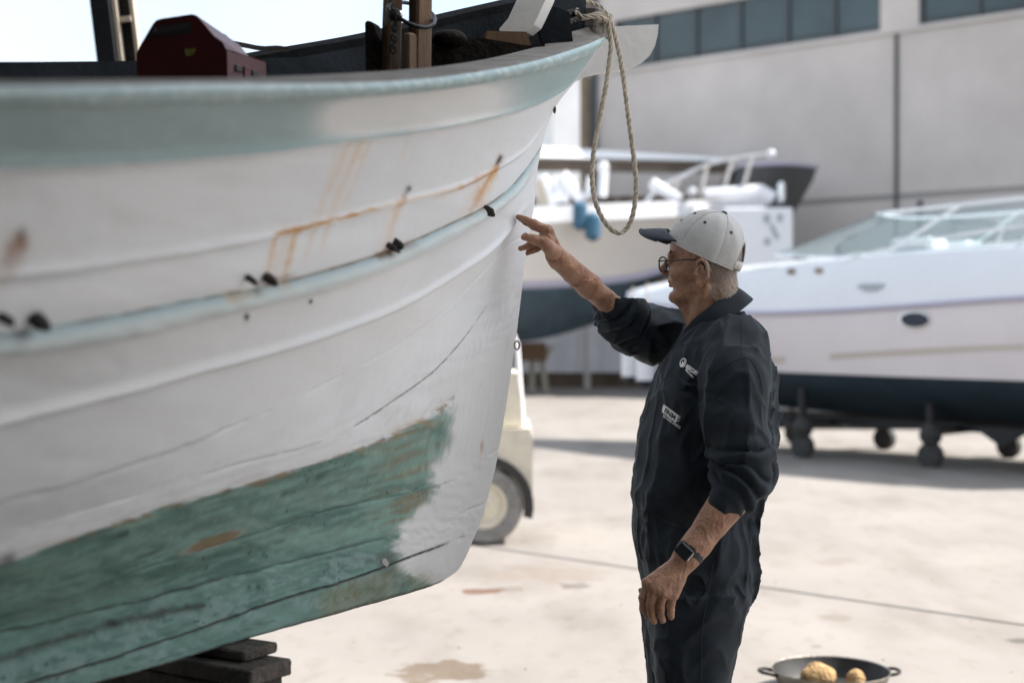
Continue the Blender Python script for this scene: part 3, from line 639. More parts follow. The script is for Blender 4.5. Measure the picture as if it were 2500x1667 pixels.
# inside of the port bulwark and its cap, the deck, the starboard cap
def inward(q, d): r = q.copy(); r[:, 1] -= np.sign(q[:, 1]) * np.minimum(d, np.abs(q[:, 1]) * .8); return r
def shift(q, dh): r = q.copy(); r[:, 2] += dh; return r
qp = QP[::5].copy(); qi = inward(qp, .05)
def lining(sgn, top):
    rows_ = [top]
    for v in (1.0, 1.5, 2.0, 2.4, 2.8, 3.2):
        r = S[np.searchsorted(vv, v)][::5].copy(); r = np.stack([np.interp(top[:, 0], r[:, 0], r[:, k]) for k in range(3)], -1); as_ = S[np.searchsorted(vv, v)][-1, 0]; r[:, 0] = np.minimum(top[:, 0], as_ - .05)
        r[:, 1] = sgn * np.minimum(np.maximum(r[:, 1] - .05, .004), np.abs(top[:, 1]) + .01); r[:, 1] *= sstep(-.06, -.3, r[:, 0] - as_); rows_.append(r)
    return toworld(np.stack(rows_).reshape(-1, 3)).reshape(len(rows_), -1, 3)
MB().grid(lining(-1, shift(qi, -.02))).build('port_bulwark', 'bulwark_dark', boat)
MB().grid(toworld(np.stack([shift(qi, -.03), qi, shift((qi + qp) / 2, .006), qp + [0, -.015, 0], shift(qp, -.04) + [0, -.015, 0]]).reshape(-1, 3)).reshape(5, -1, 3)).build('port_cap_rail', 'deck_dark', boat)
out = SD[0]; top = []
for f_, dh in ((0, .0), (.08, .004), (.3, .004), (.6, .004), (.92, .004), (1.0, .0)): top.append(out * (1 - f_) + QI * f_ + [0, 0, dh])
gap = toworld(np.stack(top)[:, ::2].reshape(-1, 3)).reshape(len(top), -1, 3)
MB().grid(gap).build('cap_rail', 'wood_grey', boat)['label'] = 'bare grey wooden top of the rail'
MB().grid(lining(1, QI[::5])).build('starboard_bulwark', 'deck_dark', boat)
aa = np.linspace(AFT, .1, 40); hb = np.interp(aa, QI[:, 0], QI[:, 1]); hd = np.interp(aa, QI[:, 0], QI[:, 2]) - .34; 
sb_rows = S[::6]
def half_at(a, h):
    bb = np.array([np.interp(a, r[:, 0], r[:, 1]) for r in sb_rows]); hh = np.array([np.interp(a, r[:, 0], r[:, 2]) for r in sb_rows]); o = np.argsort(hh); return float(np.interp(h, hh[o], bb[o]))
hw = np.array([max(.01, half_at(a, h) - .02) for a, h in zip(aa, hd)])
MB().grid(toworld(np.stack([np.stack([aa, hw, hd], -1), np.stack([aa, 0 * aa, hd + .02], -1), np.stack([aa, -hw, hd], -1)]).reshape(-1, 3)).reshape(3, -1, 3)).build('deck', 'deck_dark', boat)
# stern closure and keel underside
e = S[keep][:, 0]; e2 = e.copy(); e2[:, 1] *= -1
MB().grid(toworld(np.stack([e, e2]).reshape(-1, 3)).reshape(2, -1, 3)).build('transom', 'white_paint', boat)
kb = SD[-1][::6]; kb2 = kb.copy(); kb2[:, 1] *= -1
MB().grid(toworld(np.stack([kb, kb2]).reshape(-1, 3)).reshape(2, -1, 3)).build('keel_shoe', 'wood_dark', boat)
# stem post: rounded face running up the front
se = SD[:, -1]; n_ = len(se); st = []
for a_ in np.linspace(0, math.pi, 7): st.append(np.stack([se[:, 0] + .012 * math.sin(a_), se[:, 1] * math.cos(a_), se[:, 2]], -1))
ob = MB().grid(toworld(np.stack(st).reshape(-1, 3)).reshape(7, n_, 3)).build('stem_post', 'white_paint', boat)
# ---------------------------------------------------------------- fittings of the boat
WALL = toworld(SD.reshape(-1, 3)); NWL = (Nn.reshape(-1, 3)) @ BM
PXf, PYf = PX.ravel(), PY.ravel()
def hull_at(px, py):
    i = np.argmin((PXf - px) ** 2 + (PYf - py) ** 2); return WALL[i], NWL[i]
def bumpy(name, c, axes, rad, m, parent, seed, amp=.25, n=14):
    V = []; Fc = []
    for i in range(n + 1):
        for j in range(n):
            th = math.pi * i / n; ph = 2 * math.pi * j / n; V.append((math.sin(th) * math.cos(ph), math.sin(th) * math.sin(ph), math.cos(th)))
    V = np.array(V); k = 1 + amp * 2 * (fbm(V * 1.7 + seed * 3.1, seed) - .5)
    V = V * k[:, None] * np.array(rad)
    for i in range(n):
        for j in range(n): Fc.append((i * n + j, (i + 1) * n + j, (i + 1) * n + (j + 1) % n, i * n + (j + 1) % n))
    return mk(name, V @ np.array([unit(a) for a in axes]) + np.asarray(c), Fc, m, parent)
for (px, py, rx, ry, s) in ((84, 778, 27, 21, 1), (6, 771, 19, 13, 2), (650, 676, 18, 15, 3), (601, 680, 9, 10, 4), (962, 594, 7, 14, 5), (946, 600, 8, 9, 6), (953, 604, 14, 5, 8), (1180, 509, 3, 13, 7)):
    p, n = hull_at(px, py); sc = p[1] / F_PX
    bumpy('iron_fitting', p + n * .006, (unit(np.cross((0, 0, 1), n)), (0, 0, 1), n), (rx * sc, ry * sc, .016), 'iron', boat, s, .3)
for (px, py) in ((603, 776), (757, 737)):
    p, n = hull_at(px, py); MB().lathe(p - n * .001, n, [(.004, 0), (.004, .002), (.001, .003)], 8).build('nail_head', 'iron', boat)
p = at(1262, 843, 3.66); a_ = np.linspace(0, 2 * math.pi, 20, endpoint=False)
MB().tube([p + .008 * math.cos(t) * np.array([.8, .3, 0]) + .011 * math.sin(t) * Zd for t in a_], .0024, 8, closed=True).build('ring_bolt', 'beige_cement', boat)
bumpy('iron_fitting', at(1354, 268, 3.70), np.eye(3), (.004, .004, .011), 'rust', boat, 9)
p, n = hull_at(936, 1372)
ax_ = unit(np.cross((0, 0, 1), n)); ay_ = np.cross(n, ax_)
MB().add([p + n * .003 + ax_ * a + ay_ * b + n * c for a, b, c in ((-.014, .010, .002), (-.006, .012, .007), (.010, -.002, .008), (.013, -.013, .002), (.002, -.007, .0), (-.010, .001, .001))], [(0, 1, 2, 3, 4, 5)]).build('paint_flake', 'white_paint', boat)
# stem head and bow pieces
c = at(1440, 58, 3.86)
MB().box(c, (.05, .062, .085), (Fd, Bd, Ud), .006).build('stem_head', 'wood_grey', boat, smooth=False)
MB().box(at(1472, 62, 3.91), (.05, .03, .07), (Fd, Bd, Ud), .005).build('stem_cheek', 'wood_grey', boat, smooth=False)
poly = [(1440, 68), (1608, 60), (1606, 85), (1599, 113), (1586, 137), (1567, 154), (1545, 165), (1518, 171), (1480, 175), (1440, 184), (1410, 197), (1385, 216), (1366, 240), (1395, 150)]
MB().prism([at(x, y, 4.02) for x, y in poly], (-.01, .03, 0)).build('bow_board', 'white_paint', boat, smooth=False)
poly = [(1316, -160), (1392, -160), (1332, 0), (1311, 45), (1303, 61), (1282, 78), (1221, 82), (1219, 71), (1240, 47), (1262, 0)]
MB().prism([at(x, y, 3.55) for x, y in poly], (.02, .05, 0)).build('bow_post', 'white_paint', boat, smooth=False)
MB().prism([at(x, y, 3.45) for x, y in [(1055, 97), (1180, 94), (1290, 112), (1330, 108), (1330, 150), (1200, 175), (1055, 185)]], (-.03, .12, 0)).build('cross_beam', 'wood_dark', boat, smooth=False)
MB().prism([at(x, y, 3.5) for x, y in [(1190, 76), (1285, 78), (1300, 118), (1180, 118)]], (-.02, .08, 0)).build('beam_block', 'wood_brown', boat, smooth=False)
MB().prism([at(x, y, 3.62) for x, y in [(1335, 10), (1390, 30), (1400, 110), (1330, 120), (1310, 62)]], (0, .05, 0)).build('breast_hook', 'bulwark_dark', boat, smooth=False)
bumpy('beam_pad', at(1095, 96, 3.4), np.eye(3), (.045, .05, .022), 'wood_dark', boat, 12, .1)
# mooring bitts
yaw = R(40); bx, by = np.array([math.cos(yaw), math.sin(yaw), 0]), np.array([-math.sin(yaw), math.cos(yaw), 0])
def post(px, y0, y1, Y, wd, m='wood_brown', lean=0.0):
    c0, c1 = at(px - lean, y0, Y), at(px, y1, Y); u = unit(c0 - c1); return MB().box((c0 + c1) / 2, (wd, wd * .85, np.linalg.norm(c0 - c1)), (bx, by, u), .005).build('bitt', m, boat, smooth=False)
post(948, -90, 330, 3.05, .036, lean=-14); post(1022, -90, 330, 3.03, .042, lean=-6); post(1000, 82, 330, 2.99, .026)
MB().prism([at(x, y, 3.04) for x, y in [(891, 56), (897, 51), (906, 53), (913, 62), (922, 90), (928, 100), (926, 330), (896, 330)]], (.012, .04, 0)).build('bitt_horn', 'wood_dark', boat, smooth=False)
# ---------------------------------------------------------------- iron ring and chain hooked over the bitts
ch = thing('ring_and_chain', at(960, 60, 3.0), 'black iron ring with a short chain hooked around the wooden bitts', 'chain')
pts = [(947, 22, 2.97), (953, 11, 3.02), (972, 7, 3.06), (1000, 9, 3.10), (1035, 20, 3.10), (1056, 36, 3.07), (1061, 52, 3.02), (1053, 63, 2.98), (1034, 68, 2.96), (1008, 62, 2.95), (980, 48, 2.95), (955, 34, 2.96)]
cl = crom([at(*q) for q in pts + pts[:1]], 70)[:-1]
MB().tube(cl, .0044, 10, closed=True).build('ring', 'steel_dark', ch)
bumpy('knot', at(963, 38, 2.955), np.eye(3), (.012, .012, .016), 'iron', ch, 3)
MB().lathe(at(976, 38, 2.94), (0.2, -1, .3), [(.003, 0), (.007, .002), (.007, .008), (.002, .011)], 8).build('shackle_pin', 'chrome', ch)
for k in range(6):
    c = at(962 + 2 * math.sin(k), 56 + k * 13, 2.955 + .004 * k); a_ = np.linspace(0, 2 * math.pi, 14, endpoint=False); d1 = np.array([1, 0, 0]) if k % 2 else np.array([.2, 1, 0])
    MB().tube([c + .0055 * math.cos(t) * unit(d1) + .0095 * math.sin(t) * Zd for t in a_], .0022, 6, closed=True).build('link', 'steel_dark', ch)

# ---------------------------------------------------------------- ropes (three real strands)
def rope3(name, pts, r, m, label, pitch=8.2):
    P = crom(pts, max(60, int(sum(np.linalg.norm(np.diff(np.array(pts), axis=0), axis=1)) / (r * .55)))); L = np.r_[0, np.cumsum(np.linalg.norm(np.diff(P, axis=0), axis=1))]
    T = np.gradient(P, axis=0); T /= np.linalg.norm(T, axis=1)[:, None]; nrm = unit(np.cross(T[0], (.3, .9, .2))); Ns = []
    for t in T: nrm = unit(nrm - t * (nrm @ t)); Ns.append(nrm)
    Ns = np.array(Ns); Bs = np.cross(T, Ns); mb = MB()
    for k in range(3):
        a = 2 * math.pi * (L / (pitch * r) + k / 3); rr = r * .56
        mb.tube(P + rr * (np.cos(a)[:, None] * Ns + np.sin(a)[:, None] * Bs), r * .47 * (1 + .05 * np.sin(L * 900)), 7)
    return tag(mb.build(name, m), label, 'rope')
lp = [(1418, 46, 3.80), (1448, 38, 3.80), (1466, 36, 3.81), (1480, 48, 3.82), (1488, 78, 3.83), (1492, 112, 3.83), (1488, 150, 3.83), (1483, 190, 3.83), (1474, 240, 3.83), (1462, 300, 3.83), (1451, 360, 3.83), (1446, 410, 3.83), (1447, 455, 3.83), (1453, 490, 3.83), (1465, 522, 3.83), (1482, 549, 3.83), (1499, 565, 3.83), (1511, 569, 3.83), (1524, 564, 3.84),
      (1538, 545, 3.84), (1547, 515, 3.84), (1552, 480, 3.84), (1553, 450, 3.84), (1549, 400, 3.84), (1543, 350, 3.84), (1535, 290, 3.84), (1525, 210, 3.85), (1514, 140, 3.86), (1503, 92, 3.87), (1490, 52, 3.88), (1472, 24, 3.89), (1447, 9, 3.89), (1422, 6, 3.87), (1408, 16, 3.83), (1409, 34, 3.80), (1425, 42, 3.79), (1450, 40, 3.79), (1470, 44, 3.80), (1474, 56, 3.84), (1460, 62, 3.90)]
rope3('mooring_rope', [at(*q) for q in lp], .0072, 'rope', 'tan twisted rope looped over the stem head and hanging in a long bight')
rope3('bow_line', [at(*q) for q in [(1412, 24, 3.82), (1385, 33, 3.78), (1350, 52, 3.72), (1310, 74, 3.66), (1270, 96, 3.6), (1235, 118, 3.55)]], .0075, 'rope_shaded', 'upper rope, darkened for shade, leading from the stem head down into the bow')
rope3('bow_line', [at(*q) for q in [(1420, 44, 3.81), (1392, 54, 3.76), (1365, 76, 3.70), (1340, 104, 3.66), (1315, 135, 3.62)]], .0075, 'rope_shaded', 'lower rope, darkened for shade, leading from the stem head down into the bow')

# ---------------------------------------------------------------- red fuel tank
tk = thing('fuel_tank', tuple(at(440, 330, 2.62)), 'dark red plastic fuel tank standing inside the boat rail', 'fuel tank')
prof = [(338, 300), (331, 150), (330, 130), (343, 107), (372, 58), (380, 49), (392, 45), (467, 34), (479, 37), (488, 46), (523, 88), (545, 104), (552, 118), (556, 300)]
mb = MB(); F0 = [at(x, y, 2.60) for x, y in prof]; F1 = [np.array([q[0] + .055, 2.71, q[2] - (.030 if q[2] > at(0, 110, 2.6)[2] else .004)]) for q in F0]
n_ = len(prof); mb.add(F0 + F1, [tuple(range(n_))[::-1], tuple(range(n_, 2 * n_))] + [(i, (i + 1) % n_, (i + 1) % n_ + n_, i + n_) for i in range(n_)])
zb = F0[0][2]; MB().box((np.mean([q[0] for q in F0]) + .03, 2.66, zb - .20), (.34, .26, .396), bev=.008).build('locker', 'wood_dark', boat, smooth=False)
ob = mb.build('body', 'red_plastic', tk); bv = ob.modifiers.new('b', 'BEVEL'); bv.width = .030; bv.segments = 5; bv.limit_method = 'ANGLE'; bv.angle_limit = R(25)
def text_mesh(txt, bold=0.0):
    cu = bpy.data.curves.new('txt', 'FONT'); cu.body = txt; cu.size = 1.0; cu.offset = bold; cu.resolution_u = 3
    ob = bpy.data.objects.new('txt', cu); COL.objects.link(ob); dg = bpy.context.evaluated_depsgraph_get(); me = ob.evaluated_get(dg).to_mesh()
    V = np.array([v.co[:] for v in me.vertices]); Fc = [tuple(p.vertices) for p in me.polygons]; ob.evaluated_get(dg).to_mesh_clear()
    bpy.data.objects.remove(ob); bpy.data.curves.remove(cu)
    V = V[:, :2]; V[:, 0] -= V[:, 0].min(); return V, Fc
def flat(px, py): q = at(px, py, 2.60); q[1] -= .0035; return q
def quadpx(name, pts, m, par, f=flat, dy=0): return mk(name, [f(x, y) - [0, dy, 0] for x, y in pts], [tuple(range(len(pts)))], m, par, False)
quadpx('warning_label', [(370, 68), (466, 55), (466, 84), (365, 92)], 'label_dark', tk)
V, Fc = text_mesh('DANGER!', .02); V = V / V[:, 0].max() * [66, 66]
mk('warning_text', [flat(394 + v[0], 80 - v[1] * 1.0 - v[0] * .15) - [0, .002, 0] for v in V], Fc, 'label_print', tk, False)
for (x0, y0) in ((374, 82),): mk('warning_sign', [flat(x0, y0) - [0, .002, 0], flat(x0 + 16, y0 - 2) - [0, .002, 0], flat(x0 + 7, y0 - 15) - [0, .002, 0]], [(0, 1, 2)], 'label_print', tk, False)
quadpx('sticker', [(452, 122), (479, 120), (476, 132), (470, 137), (455, 138)], 'sticker_yellow', tk)
sx_ = unit(np.array([.055, .11, 0])); sn_ = np.array([sx_[1], -sx_[0], 0]); s0_ = F0[-2] + [0, 0, -.02]
def side(name, d, dz, size, m, bev): return MB().box(s0_ + sx_ * d + sn_ * .002 + [0, 0, dz], size, (sx_, sn_, Zd), bev).build(name, m, tk, smooth=False)
side('slot_shade', .035, -.012, (.020, .004, .012), 'label_dark', .001); side('slot_shade', .085, -.014, (.020, .004, .012), 'label_dark', .001)  # dark raised boxes stand in for the shade of recesses
side('emblem', .060, -.016, (.020, .004, .022), 'red_plastic', .001); side('side_panel', .062, -.060, (.085, .006, .045), 'red_plastic', .003)
MB().lathe(F0[7] + [.03, .09, -.05], (0, 0, 1), [(.02, 0), (.02, .025), (.016, .03)], 16).build('filler_cap', 'label_dark', tk)
bd = thing('bent_plank', tuple(at(650, 125, 3.2)), 'thin bent grey plank lying behind the red tank', 'plank')
MB().grid([[at(x, y, Y) for x, y in crom([(560, 98, 0), (600, 106, 0), (640, 113, 0), (680, 112, 0), (706, 116, 0)], 14)[:, :2]] for Y in (3.12, 3.24)]).grid([[at(x, y + d, 3.12) for x, y in crom([(560, 98, 0), (600, 106, 0), (640, 113, 0), (680, 112, 0), (706, 116, 0)], 14)[:, :2]] for d in (0, 12)]).build('board', 'wood_grey', bd)

# ---------------------------------------------------------------- timber blocks under the keel
def block(c0, wF, lS, top, th, label, over=.62, m='timber'):
    c = np.array([c0[0], c0[1], 0]) + Fd * wF / 2 - Sd * lS / 2; c[2] = top - th / 2
    nx, ny, nz = 14, 6, 3; mb = MB(); n = 0
    V = []; idx = {}
    mb.box(c, (lS, wF, th), (Sd, Fd, Zd), .004)
    ob = mb.build('timber_block', m, smooth=False); ob.modifiers.new('s', 'SUBSURF').subdivision_type = 'SIMPLE'; ob.modifiers['s'].levels = 3; ob.modifiers['s'].render_levels = 3
    tx = bpy.data.textures.new('rough', 'CLOUDS'); tx.noise_scale = .02; d = ob.modifiers.new('d', 'DISPLACE'); d.texture = tx; d.strength = .005; d.texture_coords = 'GLOBAL'
    return tag(ob, label, 'timber', 'timber blocks under the keel')
zt = .786; C0 = at(595, 1592, 2.82)
block(C0, .105, .62, zt, .021, 'thin dark plank on top of the block stack, touching the green keel')
zt -= .024; C1 = at(612, 1633, 2.763); block(C1, .125, .70, zt, .033, 'wider ragged plank just under the topmost plank of the stack')
zt -= .036; C2 = C1 + Sd * -.02 + Fd * .0; block(C2, .12, .78, zt, .10, 'thick timber third from the top of the block stack')
k = 0
while zt > .11:
    zt -= .10 if k == 0 else .196; k += 1
    h = min(.19, zt - .004); block(C1 + Fd * (.02 * (-1) ** k) - Sd * .03, .2, .8, zt - .004, h, ['', 'heavy timber fourth from the top of the block stack', 'heavy timber fifth from the top of the block stack', 'heavy timber sixth from the top of the block stack', 'lowest timber of the block stack on the concrete'][min(k, 4)])

# ---------------------------------------------------------------- pan on the ground
pc = np.array([(2028 - 1250) / F_PX * 5.62, 5.62, 0]); pr = .232
pan = thing('metal_pan', tuple(pc), 'wide battered metal pan with a loop handle on the sunlit concrete', 'pan')
MB().lathe(pc, (0, 0, 1), [(pr * .80, .004), (pr * .86, .010), (pr * .985, .080), (pr, .088), (pr * .995, .091), (pr * .975, .088)], 48, caps=False).build('wall', 'pan_metal', pan)
MB().lathe(pc, (0, 0, 1), [(.001, .012), (pr * .82, .013), (pr * .86, .020), (pr * .972, .087)], 48, caps=False).build('inside', 'pan_shade', pan)
hp_ = [pc + [-pr * .95, -.05, .074], pc + [-pr - .02, -.05, .082], pc + [-pr - .045, -.03, .084], pc + [-pr - .045, .02, .084], pc + [-pr - .02, .04, .082], pc + [-pr * .95, .04, .074]]
MB().tube(crom(hp_, 30), .007, 8).build('handle', 'iron', pan)
hp_ = [pc + [pr * .95, .05, .074], pc + [pr + .02, .05, .08], pc + [pr + .04, .0, .082], pc + [pr + .02, -.04, .08], pc + [pr * .95, -.04, .074]]
MB().tube(crom(hp_, 30), .007, 8).build('handle', 'iron', pan)
for (px, Y, rad, s, lb) in ((1996, 5.60, (.068, .058, .054), 3, 'larger tan sponge lump lying in the pan'), (2088, 5.58, (.040, .04, .044), 8, 'smaller tan sponge lump lying in the pan')):
    tag(bumpy('sponge', ((px - 1250) / F_PX * Y, Y, .014 + rad[2] * .9), np.eye(3), rad, 'sponge', None, s, .22, 20), lb, 'sponge', 'sponges in the pan')
# ================================================================== BACKGROUND THINGS
def bvh_of(ob): 
    me = ob.data; return BVHTree.FromPolygons([v.co[:] for v in me.vertices], [p.vertices[:] for p in me.polygons])
def cast(bvh, px, py):
    d = Vector(ray(px, py)).normalized(); h = bvh.ray_cast(Vector(CAM), d)
    return (np.array(h[0]), np.array(h[1])) if h[0] is not None else (None, None)
def decal(name, bvh, poly, m, parent, lift=.004):
    V = []
    for (x, y) in poly:
        p, n = cast(bvh, x, y)
        if p is None: continue
        if n @ ray(x, y) > 0: n = -n
        V.append(p + n * lift)
    if len(V) > 2: return mk(name, V, [tuple(range(len(V)))], m, parent, False)
def ell(cx, cy, rx, ry, n=24, rot=0): return [(cx + rx * math.cos(t) * math.cos(rot) - ry * math.sin(t) * math.sin(rot), cy + rx * math.cos(t) * math.sin(rot) + ry * math.sin(t) * math.cos(rot)) for t in np.linspace(0, 2 * math.pi, n, endpoint=False)]

# ---------------------------------------------------------------- forklift
fk = thing('forklift', (-.75, 9.7, 0), 'cream forklift truck partly hidden behind the boat stem', 'forklift')
FY = 9.5
MB().prism([(.135, FY, .23), (.14, FY, .70), (.12, FY, .775), (-.35, FY, .775), (-.35, FY, .5), (-.02, FY, .5), (.0, FY, .4), (.01, FY, .23)], (0, 1.0, 0)).build('counterweight', 'cream_metal', fk, smooth=False)
MB().prism([(.07, FY + .06, .785), (.06, FY + .06, 1.0), (.03, FY + .06, 1.14), (-.12, FY + .06, 1.18), (-.75, FY + .06, 1.18), (-.8, FY + .06, .785)], (0, .88, 0)).build('hood', 'cream_metal', fk, smooth=False)
MB().box((-1.0, FY + .5, .55), (1.32, .95, .42), bev=.03).build('chassis', 'cream_metal', fk, smooth=False)
a_ = np.linspace(R(-15), R(195), 20)
wc = np.array([-.19, FY, .262])
MB().grid([[wc + [.315 * math.cos(t), y, .315 * math.sin(t)] for t in a_] for y in (-.03, .3)]).grid([[wc + [r * math.cos(t), -.03, r * math.sin(t)] for t in a_] for r in (.272, .335)]).build('wheel_arch', 'label_dark', fk)
def wheel(c, r, wd, parent, m='rubber_dusty', hub='cream_metal', axis=(0, 1, 0)):
    w_ = MB().lathe(c, axis, [(r * .58, 0), (r * .62, -.02), (r * .90, -.03), (r, .0), (r, wd * .9), (r * .9, wd), (r * .55, wd)], 36, caps=False).build('wheel', m, parent)
    MB().lathe(np.asarray(c) - np.asarray(axis) * .0, axis, [(.001, -.03), (r * .18, -.028), (r * .2, .0), (r * .42, .012), (r * .5, -.005), (r * .57, -.024), (r * .60, -.02)], 28, caps=False).build('rim', hub, w_)
    return w_
wheel(wc + [0, .0, 0], .262, .2, fk); wheel(wc + [0, .82, 0], .262, .2, fk); wheel((-1.45, FY, .31), .31, .24, fk); wheel((-1.45, FY + .78, .31), .31, .24, fk)
for y in (FY + .1, FY + .86):
    MB().tube([(.075, y, .78), (.035, y, 1.33), (-.25, y, 2.05)], .018).build('guard_post', 'corrugated', fk)
    MB().tube([(-1.35, y, .9), (-1.2, y, 2.05)], .03).build('guard_post', 'cream_metal', fk)
for k in range(7): MB().box((-.25 - k * .16, FY + .48, 2.07), (.03, .8, .04)).build('guard_bar', 'cream_metal', fk, smooth=False)
for y in (FY + .2, FY + .75): MB().box((-1.78, y, 1.15), (.1, .07, 2.1)).build('mast', 'steel_dark', fk, smooth=False)
for y in (FY + .25, FY + .7): MB().prism([(-1.85, y, .08), (-2.8, y, .06), (-2.8, y, .04), (-1.85, y, .04), (-1.82, y, .6), (-1.87, y, .6)], (0, .1, 0)).build('fork', 'steel_dark', fk, smooth=False)
MB().box((-.55, FY + .48, 1.24), (.45, .5, .12), bev=.03).build('seat', 'label_dark', fk)
MB().box((-.33, FY + .48, 1.45), (.1, .48, .4), bev=.03).build('seat_back', 'label_dark', fk)
MB().box((.128, FY + .2, .62), (.03, .14, .05)).build('rear_lamp', 'rust', fk, smooth=False)

# ---------------------------------------------------------------- speedboat
B0 = np.array([1.55, 19.1, 0]); BA = np.array([.69, -.724, 0]); BN = np.array([-.724, -.69, 0])
def sbp(u, v, z): return B0 + BA * u + BN * v + [0, 0, z]
su = [0, .25, .5, 1, 2, 3, 4, 5, 6, 7.4]; uu = np.linspace(0, 7.4, 50)
def C_(vals): return pchip(su, vals)(uu)
rubz = C_([1.85, 1.82, 1.80, 1.76, 1.69, 1.63, 1.645, 1.685, 1.735, 1.78]); rubv = C_([.02, .18, .32, .54, .86, 1.06, 1.18, 1.24, 1.27, 1.24])
wlz = C_([1.75, 1.55, 1.38, 1.14, .985, .965, .96, .952, .946, .94]); wlv = C_([.015, .08, .15, .32, .66, .93, 1.10, 1.18, 1.2, 1.18])
kz = C_([1.70, 1.42, 1.18, .90, .64, .56, .53, .52, .52, .52]); shz = C_([1.87, 1.92, 1.96, 2.03, 2.14, 2.20, 2.25, 2.27, 2.29, 2.3])
cez = shz + .09
def line(v, z, s=1): return np.stack([sbp(u, vv_ * s, zz) for u, vv_, zz in zip(uu, v, z)])
sb = thing('speedboat', tuple(sbp(3.6, 0, 0)), 'white speedboat with curved windscreen and pinkish hull side standing on a trailer', 'boat')
def both(name, rows, m):
    mb = MB()
    for s in (1, -1): mb.grid(np.stack([line(v, z, s) for v, z in rows]))
    return mb.build(name, m, sb)
tpos = both('topsides', [(wlv, wlz), (wlv * .6 + rubv * .4 + .02, wlz * .62 + rubz * .38), (wlv * .25 + rubv * .75 + .02, wlz * .3 + rubz * .7), (rubv, rubz)], 'gel_pink')
both('bottom', [(wlv + .004, wlz), (wlv * .96, wlz - .10), (wlv * .80, wlz * .50 + kz * .5 - .04), (wlv * .4, kz + .02 - .06), (wlv * 0, kz - .06)], 'antifoul_navy')
dk = both('deck', [(rubv, rubz), (rubv * .99, rubz + .06), (rubv * .93, rubz * .42 + shz * .58), (rubv * .80, shz - .03), (rubv * .66, shz), (rubv * .3, cez - .02), (rubv * 0, cez)], 'gel_white')
mb = MB()
for s in (1, -1): mb.tube(line(rubv + .012, rubz, s)[1:], .028, 8)
mb.build('rub_rail', 'stripe_lilac', sb)
zf = [.52, .45, .40, .35, .40, .45, .50, .55, .58, .58]; fr_ = pchip(su, zf)(uu)
s0 = (wlv * .6 + rubv * .4 + .03, wlz * (1 - fr_) + rubz * fr_)
mb = MB(); 
bt = bvh_of(tpos)
poly = [(1840, 877), (1890, 872), (2050, 862), (2200, 853), (2350, 845), (2499, 839)]
up = [cast(bt, x, y) for x, y in poly]; lo = [cast(bt, x, y + 15) for x, y in poly]
if all(q[0] is not None for q in up + lo):
    mk('stripe', [q[0] + BN * .006 for q in up] + [q[0] + BN * .006 for q in lo], [(i, i + 1, i + 1 + len(up), i + len(up)) for i in range(len(up) - 1)], 'stripe_beige', sb)
decal('portlight', bt, ell(2235, 781, 36, 19), 'navy', sb, .012)
q = [cast(bt, *e)[0] for e in ell(2235, 781, 37, 20, 30)]
if all(x is not None for x in q): MB().tube(np.array(q) + BN * .01, .012, 6, closed=True).build('portlight_rim', 'chrome', sb)
bd_ = bvh_of(dk)
decal('emblem', bd_, [(2092, 697), (2110, 693), (2162, 693), (2158, 702), (2140, 711), (2115, 711), (2098, 704)], 'grey_mark', sb, .01)
decal('name_lettering', bd_, [(1838, 651), (1890, 646), (1889, 654), (1838, 659)], 'grey_mark', sb, .01)
for (x, y) in ((1933, 664), (2000, 662)):
    decal('vent', bd_, ell(x, y, 11, 7), 'brown_wall', sb, .012)
bot = [(2.42, 0, 2.37), (2.65, .35, 2.34), (3.2, .58, 2.29), (4.05, .72, 2.262), (5.2, .80, 2.28), (6.4, .84, 2.30), (7.3, .84, 2.31)]
tp_ = [(3.9, 0, 2.75), (4.0, .30, 2.74), (4.3, .48, 2.735), (4.9, .60, 2.745), (5.7, .66, 2.765), (6.6, .70, 2.78), (7.3, .70, 2.78)]
for s in (1, -1):
    b_ = crom([sbp(u, v * s, z) for u, v, z in bot], 40); t_ = crom([sbp(u, v * s, z) for u, v, z in tp_], 40)
    for i0, i1 in ((0, 17), (17, 29), (29, 39)):
        MB().grid(np.stack([b_[i0:i1 + 1], t_[i0:i1 + 1]])).build('windscreen_pane', 'windscreen', sb)
    MB().tube(t_, .019, 8).build('windscreen_rail', 'chrome', sb); MB().tube(b_, .013, 8).build('windscreen_base', 'chrome', sb)
    for i in (17, 29): MB().tube([b_[i], t_[i]], .02, 8).build('windscreen_strut', 'gel_white', sb)
    hr = crom([sbp(u, v * s, z) for u, v, z in [(3.7, 1.02, 1.98), (3.95, .98, 2.14), (4.2, .95, 2.24), (4.8, .96, 2.34), (5.5, .98, 2.42), (6.2, 1.0, 2.46), (7.3, 1.0, 2.46)]], 40)
    MB().tube(hr, .013, 8).build('grab_rail', 'chrome', sb)
    for i in (24, 33): MB().tube([hr[i], hr[i] + BA * -.18 + [0, 0, -.38]], .012, 8).build('rail_leg', 'chrome', sb)
    for u0 in (4.6, 6.6): MB().box(sbp(u0, .4 * s, 2.36), (.5, .42, .16), (BA, BN, Zd), .05).build('seat', 'gel_white', sb)
